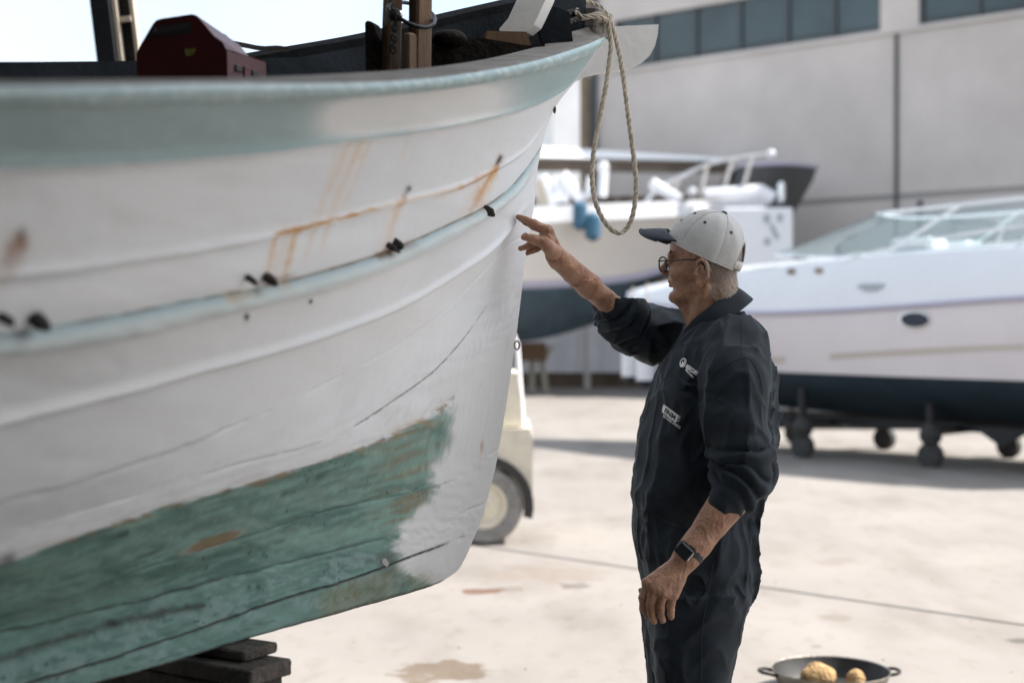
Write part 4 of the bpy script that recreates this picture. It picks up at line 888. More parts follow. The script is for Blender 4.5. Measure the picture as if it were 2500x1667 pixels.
# trailer
tr = thing('boat_trailer', tuple(sbp(4, 0, 0)), 'black boat trailer with caster wheels under the speedboat', 'trailer')
for s in (-.5, .5): MB().box(sbp(4.2, s * .5, .40), (6.4, .09, .10), (BA, BN, Zd)).build('beam', 'steel_dark', tr, smooth=False)
MB().box(sbp(4.2, 0, .43), (6.4, .14, .06), (BA, BN, Zd)).build('keel_beam', 'brown_wall', tr, smooth=False)
for u0 in (2.1, 3.4, 5.0, 6.2):
    MB().box(sbp(u0, 0, .37), (.1, 1.5, .07), (BA, BN, Zd)).build('cross_beam', 'steel_dark', tr, smooth=False)
    for s in (-.85, .85):
        c = sbp(u0, s, .13); ax_ = BN
        MB().lathe(c - ax_ * .06, ax_, [(.05, 0), (.13, .01), (.135, .06), (.13, .11), (.05, .12)], 24).build('wheel', 'rubber', tr)
        MB().lathe(sbp(u0, s, .24), (0, 0, 1), [(.07, 0), (.11, .05), (.12, .12), (.08, .19), (.05, .22)], 20).build('swivel', 'rubber', tr)
        MB().tube([sbp(u0, s, .42), sbp(u0, s * 1.0, .80)], .05, 10).build('support', 'steel_dark', tr)
for u0 in (2.8, 5.7): MB().prism([sbp(u0 - .32, .62, .44), sbp(u0 + .32, .62, .44), sbp(u0, .62, .24)], BN * .06).build('bracket', 'steel_dark', tr, smooth=False)
tag(MB().box((5.0, 21.0, .20), (.36, .3, .40), bev=.03).build('plastic_crate', 'grey_mark', smooth=False), 'pale grey crate on the ground beyond the trailer', 'crate')
dg_ = thing('added_dinghy', (6.3, 21.5, 0), 'grey upturned dinghy added beyond the trailer to darken the view under the speedboat', 'dinghy')
xs_ = np.linspace(-2.6, 2.6, 30); prof_ = []
for t in np.linspace(0, math.pi, 13): prof_.append([[6.3 + x, 21.5 - .75 * math.sqrt(max(0, 1 - (x / 2.62) ** 4)) * math.cos(t), .02 + .85 * math.sqrt(max(.02, 1 - (x / 2.7) ** 4)) * math.sin(t) ** .7] for x in xs_])
MB().grid(np.array(prof_)).build('hull', 'shed_wall', dg_); MB().tube([[6.3 + x, 21.5 - .77 * math.sqrt(max(0, 1 - (x / 2.62) ** 4)), .05] for x in xs_], .035, 6).build('gunwale', 'rubber', dg_)  # added hull hides the bright ground under the speedboat
# fenders hanging from the bow
def fender(px, y0, y1, Y, r, m, label, group, tip='navy', par=None, rope_to=None):
    a, b = at(px, y1, Y), at(px, y0, Y); L_ = b[2] - a[2]
    f = thing('fender', tuple(a), label, 'fender', group)
    MB().lathe(a, (0, 0, 1), [(.02, 0), (r * .5, .03 * L_), (r, .16 * L_), (r, .84 * L_), (r * .5, .97 * L_), (.02, L_)], 20).build('body', m, f)
    MB().lathe(a - [0, 0, .002], (0, 0, 1), [(.012, -.03 * L_), (.03, 0), (r * .55, .03 * L_), (r * 1.01, .15 * L_), (r * .98, .17 * L_)], 20).build('tip', tip, f)
    if rope_to is not None: MB().tube([b, at(*rope_to)], .012, 6).build('lanyard', 'rope', f)
    return f
fender(1540, 830, 935, 17.6, .115, 'fender_white', 'white fender with navy tip, left one hanging at the speedboat bow', 'fenders at the speedboat bow', rope_to=(1545, 700, 17.7))
fender(1576, 835, 945, 17.3, .115, 'fender_white', 'white fender with navy tip, right one hanging at the speedboat bow', 'fenders at the speedboat bow', rope_to=(1580, 690, 17.4))

# ---------------------------------------------------------------- far white cruiser
cr = thing('motor_cruiser', (0, 34.5, 0), 'large cream motor cruiser with dark blue bottom far behind the rope', 'boat')
cx = [-9, -4, 0, 2, 3.1, 4.5, 5.5, 6.3]; xx = np.linspace(-9, 6.3, 60)
def D_(v): return pchip(cx, v)(xx)
hbm = D_([1.7, 1.9, 1.85, 1.62, 1.35, .9, .48, .05]); shz_ = D_([4.1, 4.12, 4.18, 4.32, 4.42, 4.55, 4.64, 4.72]); kzz = D_([1.2, 1.16, 1.18, 1.62, 2.42, 3.25, 3.98, 4.60]); wzz = D_([2.45, 2.48, 2.55, 2.68, 2.85, 3.4, 4.05, 4.62]); wvv = D_([1.5, 1.65, 1.5, 1.0, .55, .3, .15, .03])
KC = .942
def cline(v, z, s=1): return np.stack([xx * KC, 32.4 - v * s + (xx * KC - 2.8) * .30, CAMH + (z - CAMH) * KC], -1)
def cboth(name, rows, m):
    mb = MB()
    for s in (1, -1): mb.grid(np.stack([cline(v, z, s) for v, z in rows]))
    return mb.build(name, m, cr)
tops = cboth('topsides', [(wvv, wzz), (wvv * .5 + hbm * .5, (wzz + shz_) / 2), (hbm, shz_ - .38)], 'gel_cream')
cboth('boot_stripe', [(wvv * .96 + .0, wzz - .16), (wvv + .005, wzz + .0)], 'stripe_lilac')
cboth('bottom', [(wvv * .96, wzz - .161), (wvv * .75, wzz * .55 + kzz * .45 - .06), (wvv * 0, np.minimum(kzz, wzz - .02))], 'antifoul_blue')
cboth('bulwark', [(hbm, shz_ - .38), (hbm + .06, shz_ - .36), (hbm + .06, shz_), (hbm - .1, shz_ + .02)], 'gel_white')
cboth('deck', [(hbm - .1, shz_ - .02), (hbm * 0, shz_ + .05)], 'gel_white')
MB().prism([(-8, 28.7, 3.9), (-1.4, 30.5, 4.0), (-2.1, 30.3, 5.1), (-7.6, 28.8, 5.1)], (-.6, 2.2, 0)).build('cabin', 'gel_white', cr, smooth=False)
MB().prism([(-7.4, 28.84, 4.4), (-2.0, 30.3, 4.4), (-2.35, 30.2, 4.9), (-7.2, 28.9, 4.9)], (0, -.03, 0)).build('cabin_window', 'glass_dark', cr, smooth=False)
CY = 31.6
rl = crom([at(x, y, CY) for x, y in [(1560, 520), (1600, 465), (1660, 432), (1730, 402), (1800, 385), (1882, 374)]], 40)
MB().tube(rl, .040, 8).build('bow_rail', 'chrome', cr)
for (x, y, x2, y2) in ((1727, 400, 1712, 478), (1790, 388, 1765, 470), (1838, 380, 1812, 466), (1660, 432, 1640, 480)): MB().tube([at(x, y, CY), at(x2, y2, CY)], .045, 8).build('stanchion', 'gel_cream', cr)
bumpy('rail_lamp', at(1882, 376, CY), np.eye(3), (.10, .10, .10), 'gel_white', cr, 2, .05)
MB().tube([at(1720, 478, CY), at(1858, 468, CY), at(1886, 486, CY)], .17, 10).build('bowsprit', 'gel_white', cr)
MB().box(at(1906, 470, CY), (.16, .3, .46), bev=.05).build('anchor_roller', 'chrome', cr)
for (x0, y0, x1, y1, r) in ((1322, 430, 1352, 500, .13), (1372, 425, 1420, 490, .13), (1345, 440, 1385, 492, .10), (1475, 405, 1470, 480, .10), (1590, 446, 1660, 486, .12), (1440, 430, 1436, 480, .06)):
    MB().tube([at(x0, y0, CY), at(x1, y1, CY)], r, 10).build('rolled_cover', 'gel_white', cr)
for (x, y, r) in ((1472, 408, .13), (1598, 452, .13), (1690, 468, .11), (1360, 478, .16)): bumpy('deck_fitting', at(x, y, CY), np.eye(3), (r, r, r), 'gel_white', cr, 5, .1)
MB().tube([at(1318, 440, CY), at(1330, 500, CY)], .14, 10).build('rolled_cover', 'beige_cement', cr)
ct = bvh_of(tops)
for txt, x0, x1, yb, sz in (('MCSA', 1500, 1574, 552, 30), ('13', 1588, 1614, 550, 30)):
    V, Fc = text_mesh(txt, .02); V = V / V[:, 0].max() * (x1 - x0)
    P = [cast(ct, x0 + v[0], yb - v[1])[0] for v in V]
    if all(p is not None for p in P): mk('name_lettering', [p + [0, -.02, 0] for p in P], Fc, 'letter_brown', cr, False)
fender(1416, 490, 562, 29.9, .155, 'fender_blue', 'blue fender, left one on the far cruiser side', 'blue fenders on the far cruiser', 'fender_blue', rope_to=(1416, 470, 30.0))
fender(1447, 518, 588, 29.9, .17, 'fender_blue', 'blue fender, right one on the far cruiser side', 'blue fenders on the far cruiser', 'fender_blue', rope_to=(1447, 480, 30.0))
stn = thing('boat_stand', (.6, 34, 0), 'brown timber boat stand with splayed legs under the far cruiser', 'boat stand')
MB().box(at(1295, 858, 34), (.75, 1.6, .42), bev=.03).build('cradle', 'wood_brown', stn, smooth=False)
MB().prism([at(1318, 880, 33.4), at(1345, 842, 33.4), at(1352, 846, 33.4), at(1330, 884, 33.4)], (0, .2, 0)).build('brace', 'beige_cement', stn, smooth=False)
for (x0, x1) in ((1300, 1298), (1322, 1334), (1270, 1262)):
    p, q = at(x0, 878, 33.4), at(x1, 945, 33.4); q[2] = 0; MB().tube([p, q], .075, 8).build('leg', 'beige_cement', stn)
for x in (-6.5, -3): 
    tag(MB().box((x, 32.4 + (x - 2.8) * .3, .56), (.7, 1.6, 1.12), bev=.03).build('timber_block', 'timber', smooth=False), 'timber crib under the far cruiser ' + ('stern' if x < -5 else 'midship'), 'timber')
# ---------------------------------------------------------------- dark boat bow behind it, and the white container
db = thing('dark_boat', tuple(at(1880, 600, 35) * [1, 1, 0]), 'dark grey boat bow flaring above the white container', 'boat')
rowsd = []
for (y, xt, hb_) in ((408, 1996, 1.2), (440, 1985, 1.12), (480, 1962, 1.0), (520, 1940, .86), (580, 1905, .65), (650, 1860, .4), (730, 1800, .15)):
    tipp = at(xt, y, 34.6); r_ = []
    for s in np.linspace(0, 1, 14): r_.append([tipp[0] - 2.1 * s, tipp[1] - hb_ * math.sin(min(1, s * 1.5) * math.pi / 2), tipp[2] - .1 * s])
    rowsd.append(r_)
rowsd = np.array(rowsd); far = rowsd.copy(); far[..., 1] = 2 * 34.6 - far[..., 1]
MB().grid(rowsd).grid(far).build('hull', 'dark_hull', db); MB().grid(np.stack([rowsd[0] + [0, 0, -.03], far[0] + [0, 0, -.03]])).build('deck', 'dark_hull', db)
MB().tube(rowsd[0], .05, 6).build('rail', 'stripe_lilac', db)
for x in (-.8,): MB().box((rowsd[-1][0][0] + x, 34.6, rowsd[-1][0][2] / 2), (.5, 1.2, rowsd[-1][0][2])).build('chock', 'timber', db, smooth=False)
ctn = thing('storage_container', (5.35, 31.5, 0), 'white storage container with grey markings behind the cap', 'container')
p0, p1 = at(1768, 507, 31), at(1936, 507, 31)
MB().box(((p0[0] + p1[0]) / 2, 32.0, p0[2] / 2), (p1[0] - p0[0], 2.0, p0[2]), bev=.03).build('box', 'gel_white', ctn, smooth=False)
def cquad(pts): mk('marking', [at(x, y, 31) + [0, -.012, 0] for x, y in pts], [tuple(range(len(pts)))], 'grey_mark', ctn, False)
cquad(ell(1872, 534, 9, 12)); cquad(ell(1904, 532, 8, 11)); cquad([(1876, 548), (1888, 548), (1904, 580), (1894, 586)]); cquad(ell(1873, 590, 9, 9))
for x in (1772, 1932): MB().box(at(x, 560, 31) * [1, 1, 0] + [0, .97, p0[2] / 2], (.1, .08, p0[2] - .1)).build('corner_post', 'gel_white', ctn, smooth=False)
# ================================================================== THE MAN
def smin(a, b, k):
    h = np.clip(.5 + .5 * (b - a) / k, 0, 1); return b * (1 - h) + a * h - k * h * (1 - h)
def smax(a, b, k): return -smin(-a, -b, k)
def cap(p, a, b, ra, rb=None):
    rb = ra if rb is None else rb; a = np.asarray(a, float); ab = np.asarray(b, float) - a
    t = np.clip(((p - a) @ ab) / (ab @ ab + 1e-12), 0, 1); return np.linalg.norm(p - a - t[:, None] * ab, axis=1) - (ra + (rb - ra) * t)
def chain(p, pts, rs, k=.004):
    d = cap(p, pts[0], pts[1], rs[0], rs[1])
    for i in range(1, len(pts) - 1): d = smin(d, cap(p, pts[i], pts[i + 1], rs[i], rs[i + 1]), k)
    return d
def elp(p, c, r):
    q = (p - np.asarray(c, float)) / np.asarray(r, float); k0 = np.linalg.norm(q, axis=1); k1 = np.linalg.norm(q / np.asarray(r, float), axis=1); return k0 * (k0 - 1) / (k1 + 1e-9)
def sdf_mesh(fn, lo, hi, h, blk=4, mg=.004):
    lo = np.asarray(lo, float); n = (np.ceil((np.asarray(hi) - lo) / (h * blk)).astype(int)) * blk; nb = n // blk
    bi = np.stack(np.meshgrid(*[np.arange(k) for k in nb], indexing='ij'), -1).reshape(-1, 3)
    ctr = lo + (bi + .5) * blk * h - h * .5; dc = np.empty(len(ctr))
    for s in range(0, len(ctr), 200000): dc[s:s + 200000] = fn(ctr[s:s + 200000])
    act = np.abs(dc) < blk * h * 1.15 + mg
    G = np.where(dc < 0, -1., 1.).astype(np.float32).reshape(nb).repeat(blk, 0).repeat(blk, 1).repeat(blk, 2)
    off = np.stack(np.meshgrid(*[np.arange(blk)] * 3, indexing='ij'), -1).reshape(-1, 3); ab = bi[act]
    for s in range(0, len(ab), 4000):
        ii = (ab[s:s + 4000, None] * blk + off[None]).reshape(-1, 3); G[ii[:, 0], ii[:, 1], ii[:, 2]] = fn(lo + ii * h)
    I = G < 0; c = [slice(None, -1), slice(1, None)]
    cnt = sum(I[c[a], c[b], c[d]].astype(np.int8) for a in (0, 1) for b in (0, 1) for d in (0, 1))
    A = np.argwhere((cnt > 0) & (cnt < 8)); idx = np.full(cnt.shape, -1, np.int32); idx[A[:, 0], A[:, 1], A[:, 2]] = np.arange(len(A))
    acc = np.zeros((len(A), 3)); num = np.zeros(len(A))
    for ax in range(3):
        o = [k for k in range(3) if k != ax]
        for s1 in (0, 1):
            for s2 in (0, 1):
                q0 = A.copy(); q0[:, o[0]] += s1; q0[:, o[1]] += s2; q1 = q0.copy(); q1[:, ax] += 1
                v0 = G[q0[:, 0], q0[:, 1], q0[:, 2]]; v1 = G[q1[:, 0], q1[:, 1], q1[:, 2]]; m = (v0 < 0) != (v1 < 0)
                t = np.where(m, v0 / (v0 - v1 + 1e-12), 0); pt = q0 + 0.; pt[:, ax] += t; acc += np.where(m[:, None], pt, 0); num += m
    V = lo + acc / num[:, None] * h; F_ = []
    for ax in range(3):
        o = [k for k in range(3) if k != ax]; sl0 = [slice(None)] * 3; sl1 = [slice(None)] * 3; sl0[ax] = slice(None, -1); sl1[ax] = slice(1, None)
        E = np.argwhere(I[tuple(sl0)] != I[tuple(sl1)]); E = E[(E[:, o[0]] > 0) & (E[:, o[1]] > 0) & (E[:, o[0]] < idx.shape[o[0]]) & (E[:, o[1]] < idx.shape[o[1]])]
        ins = I[E[:, 0], E[:, 1], E[:, 2]]
        def g(d1, d2): q = E.copy(); q[:, o[0]] -= d1; q[:, o[1]] -= d2; return idx[q[:, 0], q[:, 1], q[:, 2]]
        f = np.stack([g(1, 1), g(0, 1), g(0, 0), g(1, 0)], 1); flip = ins if ax != 1 else ~ins
        f[~flip] = f[~flip][:, ::-1]; F_.append(f)
    F_ = np.concatenate(F_); return V, F_[(F_ >= 0).all(1)]

man = thing('person', (.45, 3.74, 0), 'person in navy coveralls and pale cap pointing at the boat bow with one arm', 'person')
# ---- head frame (millimetres: forward, left = towards the camera, up; origin between the ears)
HY = R(20); HC = at(1727, 669, 3.70)
hf = np.array([-math.cos(HY), math.sin(HY), 0]); hl = np.array([-math.sin(HY), -math.cos(HY), 0]); HM = np.array([hf, hl, [0, 0, 1.]])
def tohead(p): return (p - HC) @ HM.T * 1000
def fromhead(q): return np.asarray(q, float) / 1000 @ HM + HC
def head_sdf(P):
    p = tohead(P); s = p.copy(); s[:, 1] = np.abs(s[:, 1])
    d = elp(s, (6, 0, 60), (93, 73, 90)); d = smin(d, elp(s, (44, 0, 0), (54, 57, 72)), 22)
    d = smin(d, cap(s, (6, 50, -34), (82, 17, -60), 16, 15), 12); d = smin(d, elp(s, (87, 0, -59), (15, 20, 16)), 12)
    d = smin(d, elp(s, (68, 44, 4), (24, 17, 19)), 14)
    d = smin(d, cap(s, (97, 10, 50), (86, 46, 49), 7, 7), 10)
    d = smax(d, -elp(s, (105, 33, 31), (13, 17, 11)), 8); d = smin(d, elp(s, (86, 32, 31), (13, 14, 12)), 3)
    d = smin(d, cap(s, (98, 0, 44), (119, 0, 14), 6, 9), 7); d = smin(d, elp(s, (110, 6, 6), (12, 11, 7)), 5)
    d = smin(d, elp(s, (92, 0, -14), (10, 24, 14)), 9); d = smin(d, elp(s, (97, 0, -19), (6.5, 21, 4.5)), 3); d = smin(d, elp(s, (96, 0, -29.5), (6.5, 19, 5.5)), 3)
    d = smax(d, -elp(s, (104, 0, -24), (6, 22, 1.2)), 2); d = smax(d, -cap(s, (104, 17, 2), (90, 36, -32), 2.2), 6)          # mouth, cheek fold
    d = smin(d, cap(s, (-3, 0, -5), (-2, 0, -170), 49, 53), 18); d = smin(d, elp(s, (-36, 0, -34), (42, 46, 62)), 20)
    d = smin(d, cap(s, (72, 0, -66), (34, 0, -126), 13, 22), 16); d = smin(d, cap(s, (-8, 58, -34), (40, 26, -150), 10, 10), 9)
    d = smin(d, cap(s, (54, 12, -84), (30, 30, -150), 6, 7), 8)
    # ears
    s = s - [0, 4, 0]; e = elp(s, (-1, 73, 0), (16, 8, 30))
    hx = [(12, 76, 18), (8, 80, 29), (-4, 82, 33), (-15, 82, 26), (-19, 81, 10), (-16, 80, -8), (-8, 79, -22), (1, 77, -32)]
    e = smin(e, chain(s, hx, [3, 4, 4.3, 4.4, 4.4, 4.2, 4.2, 5], 2), 2.5); e = smin(e, elp(s, (4, 77, -28), (8, 5.5, 9)), 4)
    e = smin(e, chain(s, [(3, 80, 20), (-7, 81, 14), (-10, 80, 0), (-5, 79, -14)], [2.5, 3, 3, 3], 2), 2); e = smin(e, elp(s, (12, 78, -2), (5, 4, 8)), 3)
    e = smax(e, -elp(s, (3, 84, 2), (8, 8, 13)), 2.5); d = smin(d, e, 4)
    # wrinkles: neck cords, nape folds, forehead lines, cheek creases
    rn = np.abs(vnoise(np.stack([p[:, 0] * .075 + p[:, 2] * .035, p[:, 1] * .03, p[:, 2] * .012], -1) + 5, 3) * 2 - 1)
    d += 2.2 * (1 - sstep(0, .22, rn)) * sstep(-62, -80, p[:, 2]) 
    rn = np.abs(vnoise(np.stack([p[:, 0] * .02, p[:, 1] * .02, p[:, 2] * .085 + p[:, 0] * .03], -1) + 9, 4) * 2 - 1)
    d += 2.4 * (1 - sstep(0, .25, rn)) * sstep(-45, -62, p[:, 0]) * sstep(-5, -30, p[:, 2])
    rn = np.abs(vnoise(np.stack([p[:, 0] * .05, p[:, 1] * .04, p[:, 2] * .05 - p[:, 0] * .03], -1), 8) * 2 - 1)
    d += 1.1 * (1 - sstep(0, .25, rn)) * sstep(10, 40, p[:, 0])
    d += (fbm(p * .09, 6, 3) - .5) * 1.6
    return d / 1000
# ---- hands and forearms
def hand(p, wr, mcps, fing, frs, thumb, trs, palm_r, extra=()):
    d = cap(p, wr[0], wr[1], wr[2], wr[3])
    for m in mcps: d = smin(d, cap(p, wr[1], m, wr[3] * .72, palm_r), .010)
    for i in range(len(mcps) - 1): d = smin(d, cap(p, mcps[i], mcps[i + 1], palm_r * .82), .006)
    for pts, rs in zip(fing, frs): d = smin(d, chain(p, pts, rs, .002), .0025)
    d = smin(d, chain(p, thumb, trs, .004), .006)
    for (a, b, r) in extra: d = smin(d, cap(p, a, b, r), .003)
    return d
def veins(p, d, amp=.0016):
    rn = np.abs(vnoise(p * [42, 42, 30], 5) * 2 - 1); return d - amp * (1 - sstep(0, .3, rn)) + (fbm(p * 95, 7, 3) - .5) * .0016
def Q(px, py, Y): return at(px, py, Y)
# far (right) hand, pointing
YR = 3.535
def r_(x, y, d=0): return Q(x, y, YR + d)
RF = [[r_(1338, 563, -.012), r_(1309, 547, -.016), r_(1284, 536, -.015), r_(1267, 530, -.012)], [r_(1336, 566, .010), r_(1303, 553, .008), r_(1280, 539, .006), r_(1265, 530, .004)],
      [r_(1329, 580, .030), r_(1303, 593, .034), r_(1286, 602, .030), r_(1272, 607, .026)], [r_(1330, 594, .046), r_(1312, 606, .046), r_(1299, 613, .042), r_(1288, 618, .038)]]
RFR = [[.0108, .0090, .0078, .0066], [.0108, .0092, .0080, .0066], [.0098, .0086, .0076, .0064], [.0090, .0078, .0068, .0058]]
def rhand_sdf(p):
    d = hand(p, (r_(1440, 700, .15), r_(1361, 630, .03), .028, .0212), [f[0] for f in RF], RF, RFR, [r_(1352, 615, -.018), r_(1325, 591, -.038), r_(1300, 584, -.042), r_(1281, 578, -.040)], [.019, .0135, .0112, .0088], .0135,
             [(r_(1345, 608, -.008), r_(1335, 580, -.012), .015)])
    d = smin(d, cap(p, r_(1361, 630, .03), r_(1500, 752, .25), .0225, .031), .02)
    return veins(p, d)
# near (left) hand, hanging
YL = 3.415
def l_(x, y, d=0): return Q(x, y, YL + d)
LF = [[l_(1581, 1424, .012), l_(1570, 1458, .018), l_(1573, 1485, .028), l_(1581, 1501, .036)], [l_(1597, 1436, -.002), l_(1588, 1473, .004), l_(1591, 1501, .012), l_(1597, 1516, .020)],
      [l_(1620, 1446, -.003), l_(1612, 1480, .000), l_(1613, 1502, .008), l_(1618, 1514, .014)], [l_(1643, 1452, .004), l_(1638, 1480, .006), l_(1638, 1497, .012), l_(1639, 1506, .016)]]
LFR = [[.0115, .0102, .0090, .0078], [.0118, .0104, .0092, .0080], [.0112, .0100, .0089, .0078], [.0102, .0092, .0082, .0073]]
def lhand_sdf(p):
    wr = l_(1676, 1360, .028)
    d = hand(p, (l_(1700, 1330, .035), wr, .031, .0275), [f[0] for f in LF], LF, LFR, [l_(1650, 1385, .045), l_(1612, 1420, .055), l_(1590, 1452, .058), l_(1583, 1478, .058)], [.018, .014, .012, .0095], .0145)
    d = smin(d, cap(p, wr, l_(1800, 1195, .065), .0285, .050), .02)
    for f in LF: d = smin(d, cap(p, l_(1668, 1375, .008), f[0] + np.array([0, -.009, 0]), .003), .006)      # tendons
    return veins(p, d, .0013)
# ---- coverall
TR = np.array([(762,1700,1818,.08),(782,1682,1840,.125),(812,1662,1856,.165),(856,1638,1872,.192),(900,1604,1886,.20),(960,1583,1893,.198),(1050,1561,1895,.195),(1130,1548,1886,.19),(1200,1542,1868,.185),(1265,1544,1846,.178),(1320,1550,1851,.185),(1380,1558,1853,.19),(1440,1568,1838,.185),(1490,1575,1820,.175),(1530,1580,1810,.15)], float)
TY = 3.74
def loft(p, tab, Yc, dx=0, n=2.4, ztop=None):
    zc = CAMH - (tab[:, 0] - HOR) / F_PX * Yc; xl = (tab[:, 1] + dx - 1250) / F_PX * Yc; xr = (tab[:, 2] + dx - 1250) / F_PX * Yc; o = np.argsort(zc)
    z = p[:, 2]; L_ = np.interp(z, zc[o], xl[o]); R_ = np.interp(z, zc[o], xr[o]); ay = np.interp(z, zc[o], tab[o, 3]); ax = (R_ - L_) / 2
    k = ((np.abs(p[:, 0] - (L_ + R_) / 2) / ax) ** n + (np.abs(p[:, 1] - Yc) / ay) ** n) ** (1 / n); d = (k - 1) * np.minimum(ax, ay)
    return np.maximum(np.maximum(d, z - zc.max()), zc.min() - z)
LG = np.array([(1440,1572,1836,.105),(1490,1576,1820,.112),(1560,1584,1806,.11),(1620,1590,1792,.105),(1667,1594,1784,.10),(1800,1602,1772,.095),(1950,1612,1764,.09),(2105,1618,1756,.085)], float)
SN = [Q(1800, 850, 3.585), Q(1797, 930, 3.525), Q(1792, 1030, 3.505), Q(1810, 1108, 3.50), Q(1822, 1150, 3.49), Q(1800, 1192, 3.48), Q(1768, 1230, 3.465)]
SNR = [.078, .076, .071, .073, .067, .057, .045]
SF = [Q(1705, 822, 3.88), Q(1640, 822, 3.90), Q(1580, 812, 3.89), Q(1532, 786, 3.85), Q(1503, 752, 3.80), Q(1484, 729, 3.77)]
SFR = [.076, .071, .068, .062, .050, .041]
def along(p, pts):
    """arc-length position of the nearest point of a polyline"""
    best = np.full(len(p), 9.); s = np.zeros(len(p)); acc = 0
    for a, b in zip(pts[:-1], pts[1:]):
        ab = b - a; L_ = np.linalg.norm(ab); t = np.clip(((p - a) @ ab) / L_ ** 2, 0, 1); d = np.linalg.norm(p - a - t[:, None] * ab, axis=1); m = d < best; best = np.where(m, d, best); s = np.where(m, acc + t * L_, s); acc += L_
    return s, best, acc
def ridge(x): return 1 - np.abs(2 * x - 1)
def fold(p, dirs, seed, warp=.5):
    q = p @ np.array(dirs).T; q = q + warp * (vnoise(p * 6, seed + 1)[:, None] - .5); n = ridge(vnoise(q, seed)); return n ** 2
def coverall_sdf(p):
    d = loft(p, TR, TY) + .009
    lg = smin(loft(p, LG, 3.645), loft(p, LG, 3.845, -14), .012) + .007; d = smin(d, lg, .03)
    # near sleeve
    s, _, L_ = along(p, SN); e = chain(p, SN, SNR, .03); t = s / L_
    ang = vnoise(p * [14, 14, 5], 2); bun = sstep(.50, .66, t)
    rg = np.abs(np.sin(math.pi * (s / .050 + 1.5 * ang + .55 * np.sin(p[:, 0] * 26 + 1)))) ** .75
    e -= bun * .016 * (rg - .6) * (1 - .5 * sstep(.90, 1, t))
    lo = fold(p, [[16, 7, 2.5], [-6, 12, 3], [1.5, 2, 4]], 21); e -= (1 - bun) * .015 * (lo - .35)
    e += .006 * sstep(.93, .97, t) 
    body = d
    # torso folds: fan from the near armpit, drag down the front, gathers at the waist and the seat
    f1 = fold(p, [[9, 4, 9], [14, 10, -11], [4, 6, 4]], 31); f2 = fold(p, [[15, 8, 2.2], [-7, 12, 2.6], [2, 2, 3.0]], 41)
    z = p[:, 2]; back = sstep(.50, .66, p[:, 0]); waist = np.exp(-((z - .93) / .13) ** 2); chest = np.exp(-((z - 1.22) / .2) ** 2)
    body = body - .014 * (f1 - .33) * (.35 + .65 * chest) - .014 * (f2 - .33) * (.35 + .8 * back + .5 * waist) * (1 - .5 * sstep(.55, .2, z))
    gat = np.abs(np.sin(math.pi * (p[:, 0] / .030 + .9 * vnoise(p * [10, 10, 3], 9) + p[:, 1] * 9))); body = body - .008 * (gat - .6) * np.exp(-((z - .95) / .06) ** 2) * back
    d = smin(body, e, .012)
    # far sleeve
    s, _, L_ = along(p, SF); e2 = chain(p, SF, SFR, .03); t = s / L_; bun = sstep(.52, .75, t)
    rg = np.abs(np.sin(math.pi * (s / .042 + 1.5 * vnoise(p * [12, 6, 12], 14) + .4 * np.sin(p[:, 2] * 30)))) ** .75
    e2 -= bun * .022 * (rg - .55) * (1 - .6 * sstep(.9, 1, t))
    u = unit(SF[0] - SF[4]); e2 -= (1 - .7 * bun) * .020 * (fold(p, [[6, 3, -14], [18, 4, 16], [3, 8, 3]], 51) - .33)
    d = smin(d, e2, .02)
    return d - (fbm(p * 30, 12, 2) - .5) * .003 - .0055 * (ridge(vnoise(p * [20, 20, 12] + 2.5 * (vnoise(p * 9, 61)[:, None] - .5), 62)) ** 4 - .15)
cv, cf = sdf_mesh(coverall_sdf, (.14, 3.36, .02), (.78, 4.14, 1.50), .0042, 4, .016)
cov = mk('coverall', cv, cf, 'cloth_navy', man)
hv, hfa = sdf_mesh(head_sdf, HC - [.165, .14, .185], HC + [.13, .14, .175], .0019)
rv, rf = sdf_mesh(rhand_sdf, (-.01, 3.46, 1.44), (.32, 3.88, 1.74), .0019)
lv, lf = sdf_mesh(lhand_sdf, l_(1545, 1545, -.035), l_(1825, 1170, .15), .0018)
def inner_sdf(p):                                             # the body under the cloth, hidden
    d = smin(loft(p, TR[1:], TY) + .035, smin(loft(p, LG, 3.645), loft(p, LG, 3.845, -14), .012) + .03, .03)
    d = smin(d, chain(p, SN[:-1], [r * .55 for r in SNR[:-1]], .02), .02); d = smin(d, chain(p, SF[:-1], [r * .55 for r in SFR[:-1]], .02), .02)
    return smin(d, cap(p, HC + [.0, 0, -.10], HC + [.02, .03, -.25], .05), .03)
iv_, if_ = sdf_mesh(inner_sdf, (.14, 3.40, .03), (.78, 4.10, 1.52), .009)
n0 = len(hv); n1 = n0 + len(rv); n2 = n1 + len(lv)
body = mk('body', np.concatenate([hv, rv, lv, iv_]), np.concatenate([hfa, rf + n0, lf + n1, if_ + n2]), 'skin', man)
for s_, yc in ((-1, 3.845), (1, 3.645)):                      # boots, out of the picture
    c = at(1680, 2100, yc); MB().box((c[0] - .05, yc, .05), (.30, .10, .098), bev=.035).build('shoe', 'leather', man)
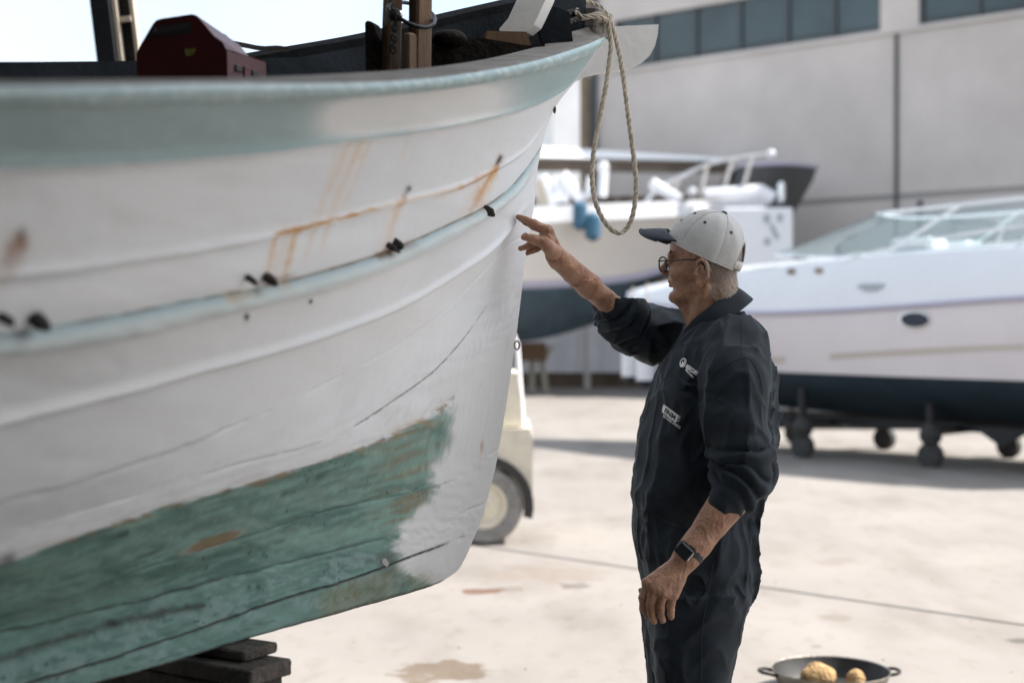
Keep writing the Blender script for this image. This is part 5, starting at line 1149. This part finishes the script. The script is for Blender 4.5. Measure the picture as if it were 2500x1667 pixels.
# collar
CC = Q(1738, 767, 3.722); tilt = R(36); e1 = np.array([-math.cos(tilt), 0, -math.sin(tilt)]); e2_ = np.array([0, -1., 0]); e3 = np.array([-math.sin(tilt), 0, math.cos(tilt)])
psi = np.linspace(R(16), R(344), 60); prof = [(-.004, -.03), (-.002, .0), (.001, .020), (.008, .027), (.016, .022), (.022, .004), (.027, -.018), (.030, -.030)]
G_ = []
for a in psi:
    front = math.exp(-((min(a, 2 * math.pi - a) - R(16)) / .5) ** 2); wob = .003 * math.sin(a * 5 + 1); row = []
    for k, (dr, hh) in enumerate(prof):
        rr = .066 + dr + (wob if k > 3 else 0); ex = .034 * front if k >= 6 else (.016 * front if k == 5 else 0)
        row.append(CC + e1 * rr * 1.16 * math.cos(a) + e2_ * rr * 1.06 * math.sin(a) + e3 * (hh - ex - .012 * front))
    G_.append(row)
col = MB().grid(np.array(G_)).build('collar', 'cloth_navy', man); col.modifiers.new('s', 'SOLIDIFY').thickness = .005; sb_ = col.modifiers.new('u', 'SUBSURF'); sb_.levels = 1; sb_.render_levels = 2
# seams, pocket and printed lettering, laid on the cloth
bc = BVHTree.FromPolygons(cv.tolist(), cf.tolist())
def on_cloth(x, y, lift=.001):
    p, n = cast(bc, x, y)
    if p is None: return None
    return p - unit(ray(x, y)) * lift
def seam_line(pts, r=.0013):
    P = [on_cloth(x, y, .0004) for x, y in crom([(a, b, 0) for a, b in pts], 40)[:, :2]]; P = [p for p in P if p is not None]
    if len(P) > 3: MB().tube(np.array(P), r, 5).build('seam', 'thread', cov)
for ln in ([(1810, 775), (1812, 820), (1813, 868)], [(1722, 950), (1738, 912), (1775, 888), (1826, 874), (1850, 905), (1862, 960)], [(1742, 1372), (1728, 1450), (1714, 1540), (1712, 1660)],
           [(1656, 822), (1628, 860), (1603, 905), (1578, 980), (1560, 1060)], [(1608, 948), (1622, 925), (1637, 903)], [(1637, 903), (1670, 930), (1703, 957)], [(1608, 948), (1634, 973), (1660, 990)], [(1600, 1255), (1630, 1275), (1670, 1288)]):
    seam_line(ln)
def cloth_poly(name, polys, m='print_white', lift=.0016):
    V = []; Fc = []
    for poly in polys:
        P = [on_cloth(x, y, lift) for x, y in poly]
        if any(p is None for p in P): continue
        Fc.append(tuple(range(len(V), len(V) + len(P)))); V += P
    if V: return mk(name, V, Fc, m, cov, False)
def cloth_patch(name, c4, n=9, lift=.0035, m='cloth_navy', edge=.0006):
    c4 = np.array(c4, float); u = np.linspace(0, 1, n); G = []
    for a in u:
        row = []
        for b in u:
            x, y = (c4[0] * (1 - a) + c4[1] * a) * (1 - b) + (c4[3] * (1 - a) + c4[2] * a) * b; p = on_cloth(x, y, lift if 0 < a < 1 and 0 < b < 1 else edge); row.append(p)
        G.append(row)
    if all(p is not None for r in G for p in r): MB().grid(np.array(G)).build(name, m, cov)
cloth_patch('pocket_flap', [(1610, 946), (1637, 904), (1701, 956), (1676, 994)])
def cloth_text(name, txt, o, ux, uy, bold=.02, m='print_white', lift=.0018):
    """o: baseline start px, ux: px vector for the whole text width, uy: px vector of the capital height"""
    V, Fc = text_mesh(txt, bold); V[:, 0] /= V[:, 0].max(); V[:, 1] /= .70; P = [on_cloth(o[0] + v[0] * ux[0] + v[1] * uy[0], o[1] + v[0] * ux[1] + v[1] * uy[1], lift) for v in V]
    ok = [i for i, p in enumerate(P) if p is not None]
    if len(ok) == len(P): mk(name, P, Fc, m, cov, False)
cloth_text('lettering', 'MERCURY', (1673, 897), (28, 20), (5, -8.5), .035)
cloth_text('lettering', 'MerCruiser', (1673, 904), (19.5, 20.5), (3, -5.2), .03)
a_ = np.linspace(0, 2 * math.pi, 25)[:-1]; oc = (1667.4, 885.2)
def oe(t, k): x, y = 7.6 * k * math.cos(t), 11.6 * k * math.sin(t); c, s = math.cos(.35), math.sin(.35); return (oc[0] + x * c - y * s, oc[1] + x * s + y * c)
cloth_poly('emblem', [[oe(a_[i], 1), oe(a_[(i + 1) % 24], 1), oe(a_[(i + 1) % 24], .78), oe(a_[i], .78)] for i in range(24)])
cloth_poly('emblem', [[(1661, 890), (1664, 889), (1667, 880), (1668, 886), (1672, 878), (1672, 887), (1668, 890), (1665, 893)], [(1659, 884), (1661, 884), (1664, 889), (1661, 889)], [(1660, 893), (1672, 889), (1674, 885), (1674, 889), (1668, 894), (1662, 896)]])
cloth_patch('emblem', [(1620, 986), (1656, 1013), (1650, 1032), (1616, 1006)], 14, .0022, 'print_white', .0022)
for (x0, y0, x1, y1) in ((1617, 993, 1624, 996), (1616, 998, 1622, 1001), (1653, 1015, 1661, 1016), (1652, 1020, 1660, 1021), (1651, 1026, 1658, 1027)): cloth_poly('emblem', [[(x0, y0 - 1.2), (x1, y1 - .8), (x1, y1 + .8), (x0, y0 + 1.2)]])
cloth_text('lettering', 'FNM', (1621, 1006), (26, 19.5), (3.8, -11), .03, 'label_dark', .0036)
cloth_text('lettering', 'NE DIESEL ENGINES', (1618, 1017), (42, 30), (2.6, -5.2), .02)
# ---- watch
wc_ = l_(1670, 1345, -.006); wu = unit(l_(1693, 1347) - l_(1661, 1319)); wv = unit(l_(1645, 1339) - l_(1661, 1319)); wv = unit(wv - wu * (wu @ wv)); wn = np.cross(wu, wv); wn = wn if wn[1] < 0 else -wn
tl = R(14); wn2 = unit(wn + np.array([-.25, 0, .15])); wu = unit(wu - wn2 * (wu @ wn2)); wv = np.cross(wn2, wu)
wt_ = thing('watch', tuple(wc_), 'x', 'x'); 
for k_ in ('label', 'category'): del wt_[k_]
wt_.parent = man; wt_.matrix_parent_inverse = Matrix.Translation(-Vector(man.location))
def wadd(ob): ob.parent = wt_; ob.matrix_parent_inverse = Matrix.Translation(-Vector(wt_.location)); return ob
wadd(MB().box(wc_, (.041, .032, .010), (wu, wv, wn2), .004).build('watch_case', 'watch_band'))
wadd(MB().box(wc_ + wn2 * .0052, (.036, .027, .0014), (wu, wv, wn2), .0006).build('watch_glass', 'watch_face'))
wadd(MB().box(wc_ + wu * .0205, (.0022, .024, .0062), (wu, wv, wn2), .001).build('watch_edge', 'chrome'))
arm = unit(l_(1676, 1360, .028) - l_(1800, 1195, .065)); bc_ = l_(1676, 1360, .028) - arm * .016
wadd(MB().lathe(bc_ - arm * .010, arm, [(.031, 0), (.0362, .001), (.0366, .010), (.0362, .019), (.031, .020)], 36).build('watch_band', 'watch_band'))
# ---- cap
CN = np.array([-math.sin(R(25)), 0, math.cos(R(25))]); CG = np.array([math.cos(R(25)), 0, math.sin(R(25))]); CLt = np.array([0, 1., 0]); C0c = np.array([5., 0, 50.])
NPSI, NTH = 144, 40
def crown_pt(ps, th, off=0.0):
    cg = math.cos(ps); ax = 110 if cg > 0 else 99; seamd = min(abs(((ps - k * math.pi / 3 + math.pi) % (2 * math.pi)) - math.pi) for k in range(6))
    st_, ct_ = math.sin(th), math.cos(th); sx = math.copysign(abs(st_) ** .94, st_)
    q = np.array([sx * cg * ax, sx * math.sin(ps) * 85, (abs(ct_) ** .96) * math.copysign(1, ct_) * 117]); rad = 1 - .012 * math.exp(-(seamd * st_ * 95 / 2.2) ** 2)
    w = fbm(np.array([[q[0] * .02, q[1] * .02, q[2] * .012]]) + 3, 5, 3)[0] - .5; w2 = ridge(vnoise(np.array([[ps * 3.2, th * .8, 2.]]), 6))[0] ** 2 - .3
    rad += .05 * w + .035 * w2 * st_ * (1 if cg < .75 else .4); q = q * rad * (1 + off / 100)
    return C0c + CG * q[0] + CLt * q[1] + CN * q[2]
def thmax(ps):
    d = abs(((ps - math.pi + math.pi) % (2 * math.pi)) - math.pi); t = R(92) - R(13) * math.exp(-(min(ps, 2 * math.pi - ps) / .55) ** 2)
    if d < .46: t -= R(40) * math.sqrt(max(0, 1 - (d / .46) ** 2))
    return t
Gc = np.array([[fromhead(crown_pt(ps, max(.001, thmax(ps) * k / NTH))) for k in range(NTH + 1)] for ps in np.linspace(0, 2 * math.pi, NPSI, endpoint=False)])
capo = MB().grid(Gc, close_u=True).build('cap', 'cap_cloth', man); capo.modifiers.new('s', 'SOLIDIFY').thickness = .0022
MB().tube(np.array([fromhead(crown_pt(ps, thmax(ps), .2)) for ps in np.linspace(0, 2 * math.pi, 200, endpoint=False)]), .0016, 6, closed=True).build('hem', 'cap_cloth', capo)
MB().grid(np.array([[fromhead(crown_pt(ps, th, .8)) for th in (R(80), R(85), R(90))] for ps in np.linspace(math.pi - .5, math.pi + .5, 20)])).build('strap', 'cap_cloth', capo).modifiers.new('s', 'SOLIDIFY').thickness = .0025
for k in (1, 2, 4, 5, 3, 0):
    MB().tube(np.array([fromhead(crown_pt(k * math.pi / 3, t, .75)) for t in np.linspace(.06, thmax(k * math.pi / 3) - .02, 24)]), .0007, 4).build('panel_seam', 'cap_cloth', capo)
btn = fromhead(crown_pt(0, .001, 1.0)); MB().lathe(btn - (CN @ HM) * .002, CN @ HM, [(.0085, 0), (.0085, .003), (.006, .006), (.001, .0072)], 16).build('button', 'cap_navy', capo)
bcap = BVHTree.FromPolygons(Gc.reshape(-1, 3).tolist(), [(i * (NTH + 1) + j, i * (NTH + 1) + j + 1, ((i + 1) % NPSI) * (NTH + 1) + j + 1, ((i + 1) % NPSI) * (NTH + 1) + j) for i in range(NPSI) for j in range(NTH)])
for (x, y) in ((1697, 521), (1721, 543), (1785, 568)):
    p, n = cast(bcap, x, y)
    if p is not None:
        n = n if n @ ray(x, y) < 0 else -n; MB().lathe(p - n * .0006, n, [(.0044, 0), (.0042, .0013), (.0025, .0016), (.0012, .0006)], 14).build('eyelet', 'cap_navy', capo)
def cap_stroke(pts, wd):
    P = [cast(bcap, x, y) for x, y in pts]
    if all(p[0] is not None for p in P): MB().tube(np.array([p[0] - unit(ray(1660, 530)) * .0008 for p in P]), wd, 5).build('embroidery', 'cap_navy', capo)
for st_ in ([(1653, 541), (1658, 535), (1663, 530), (1668, 523)], [(1655, 532), (1659, 537), (1663, 538), (1669, 533)], [(1652, 537), (1657, 541), (1660, 537)], [(1658, 531), (1660, 535), (1664, 533)], [(1661, 540), (1664, 535), (1666, 538)]): cap_stroke(st_, .0011)
br = []
for s in np.linspace(-1, 1, 33):
    l_in = 72 * s; x_in = C0c[0] + 106 * math.sqrt(max(0, 1 - (s * .80) ** 2)) - 4; zin = 121 - 37 * s * s; row = []
    for t in np.linspace(0, 1, 12): row.append(fromhead((x_in + (176 - x_in) * (1 - .50 * abs(s) ** 3.5) * t ** .95, l_in * (1 + .02 * t - .18 * t * t * abs(s) ** 3), zin + 5 * t - 5 * t * t)))
    br.append(row)
bo = MB().grid(np.array(br)).build('brim', 'cap_navy', capo); bo.modifiers.new('s', 'SOLIDIFY').thickness = .0035
MB().tube(np.array([r[-1] for r in br]), .0022, 6).build('brim_edge', 'cap_navy', capo)
# ---- glasses
gl = []
for s in (1, -1):
    ctr = np.array([109., 37 * s, 25]); lat = unit(np.array([.20, s, 0])) ; ring = [ctr + lat * 24 * math.copysign(abs(math.cos(t)) ** .8, math.cos(t)) + np.array([0, 0, 1]) * 19 * math.copysign(abs(math.sin(t)) ** .85, math.sin(t)) for t in np.linspace(0, 2 * math.pi, 28, endpoint=False)]
    if s == 1: gla = MB().tube([fromhead(q) for q in ring], .0021, 6, closed=True).build('glasses', 'frame_black', man)
    else: MB().tube([fromhead(q) for q in ring], .0016, 6, closed=True).build('lens_rim', 'frame_black', gla)
    mk('lens', [fromhead(q) for q in ring], [tuple(range(28))], 'lens', gla, False)
    hg = ctr + lat * 24 + np.array([0, 0, 8.])
    tpl = crom([hg + [2, 0, 0], hg + [-8, 3 * s, 0], (70, 73 * s, 33), (30, 77 * s, 34), (12, 79 * s, 33), (-4, 81 * s, 25), (-14, 81 * s, 12), (-20, 79 * s, -4)], 40)
    MB().tube(np.array([fromhead(q) for q in tpl]), np.r_[np.full(20, .0018), np.linspace(.0018, .0030, 20)], 6).build('temple_arm', 'frame_black', gla)
MB().tube([fromhead(q) for q in ((107, 13, 28), (111, 0, 32), (107, -13, 28))], .0011, 6).build('bridge', 'frame_black', gla)
# ---- hair: short strands over the back and sides of the head, brows
hq = tohead(hv); vn = np.array([v.normal[:] for v in body.data.vertices])[:n0] @ HM.T
caprel = (hq - C0c) @ CN
edge = sstep(-72, -52, hq[:, 2] + .0 * hq[:, 0])
wgt = ((caprel < 6) | (hq[:, 0] < -60)) * edge * sstep(-14, -24, hq[:, 0] - .45 * np.maximum(hq[:, 2] - 10, 0)) * (np.linalg.norm((hq - [-1, 76, 0]) / [24, 16, 40], axis=1) > 1) * (np.linalg.norm((hq - [-1, -76, 0]) / [20, 14, 36], axis=1) > 1)
side = ((hq[:, 0] > 8) & (hq[:, 0] < 30) & (hq[:, 2] > 2) & (hq[:, 2] < 45) & (np.abs(hq[:, 1]) > 50)) * .12
wgt = np.maximum(wgt, side); wgt = wgt / wgt.sum(); pick = rng.choice(len(hq), 7000, p=wgt); V = []; Fc = []
for i in pick:
    n = vn[i]; d = unit(np.array([-.35, 0, -.85]) + n * .16 + rng.normal(0, .09, 3)); L_ = rng.uniform(8, 14) * (.7 + .3 * (hq[i, 2] > -30)); sdv = unit(np.cross(d, n) + 1e-6) * rng.uniform(.25, .5); b = hq[i] - n * .5; k = len(V)
    m_ = b + d * L_ * .55 + n * .3; V += [b - sdv, b + sdv, m_ + sdv * .8, m_ - sdv * .8, b + d * L_ - n * .3]; Fc += [(k, k + 1, k + 2, k + 3), (k + 3, k + 2, k + 4)]
mk('hair', fromhead(np.array(V)), Fc, 'hair_grey', man)
bb = BVHTree.FromPolygons(hv.tolist(), hfa.tolist()); p, n = cast(bb, 1638, 616)
if p is not None: mk('mole', [p - unit(ray(1638, 616)) * .0006 + np.array([.0035 * math.cos(t), 0, .0042 * math.sin(t)]) for t in np.linspace(0, 6.28, 12, endpoint=False)], [tuple(range(12))], 'leather', body, False)
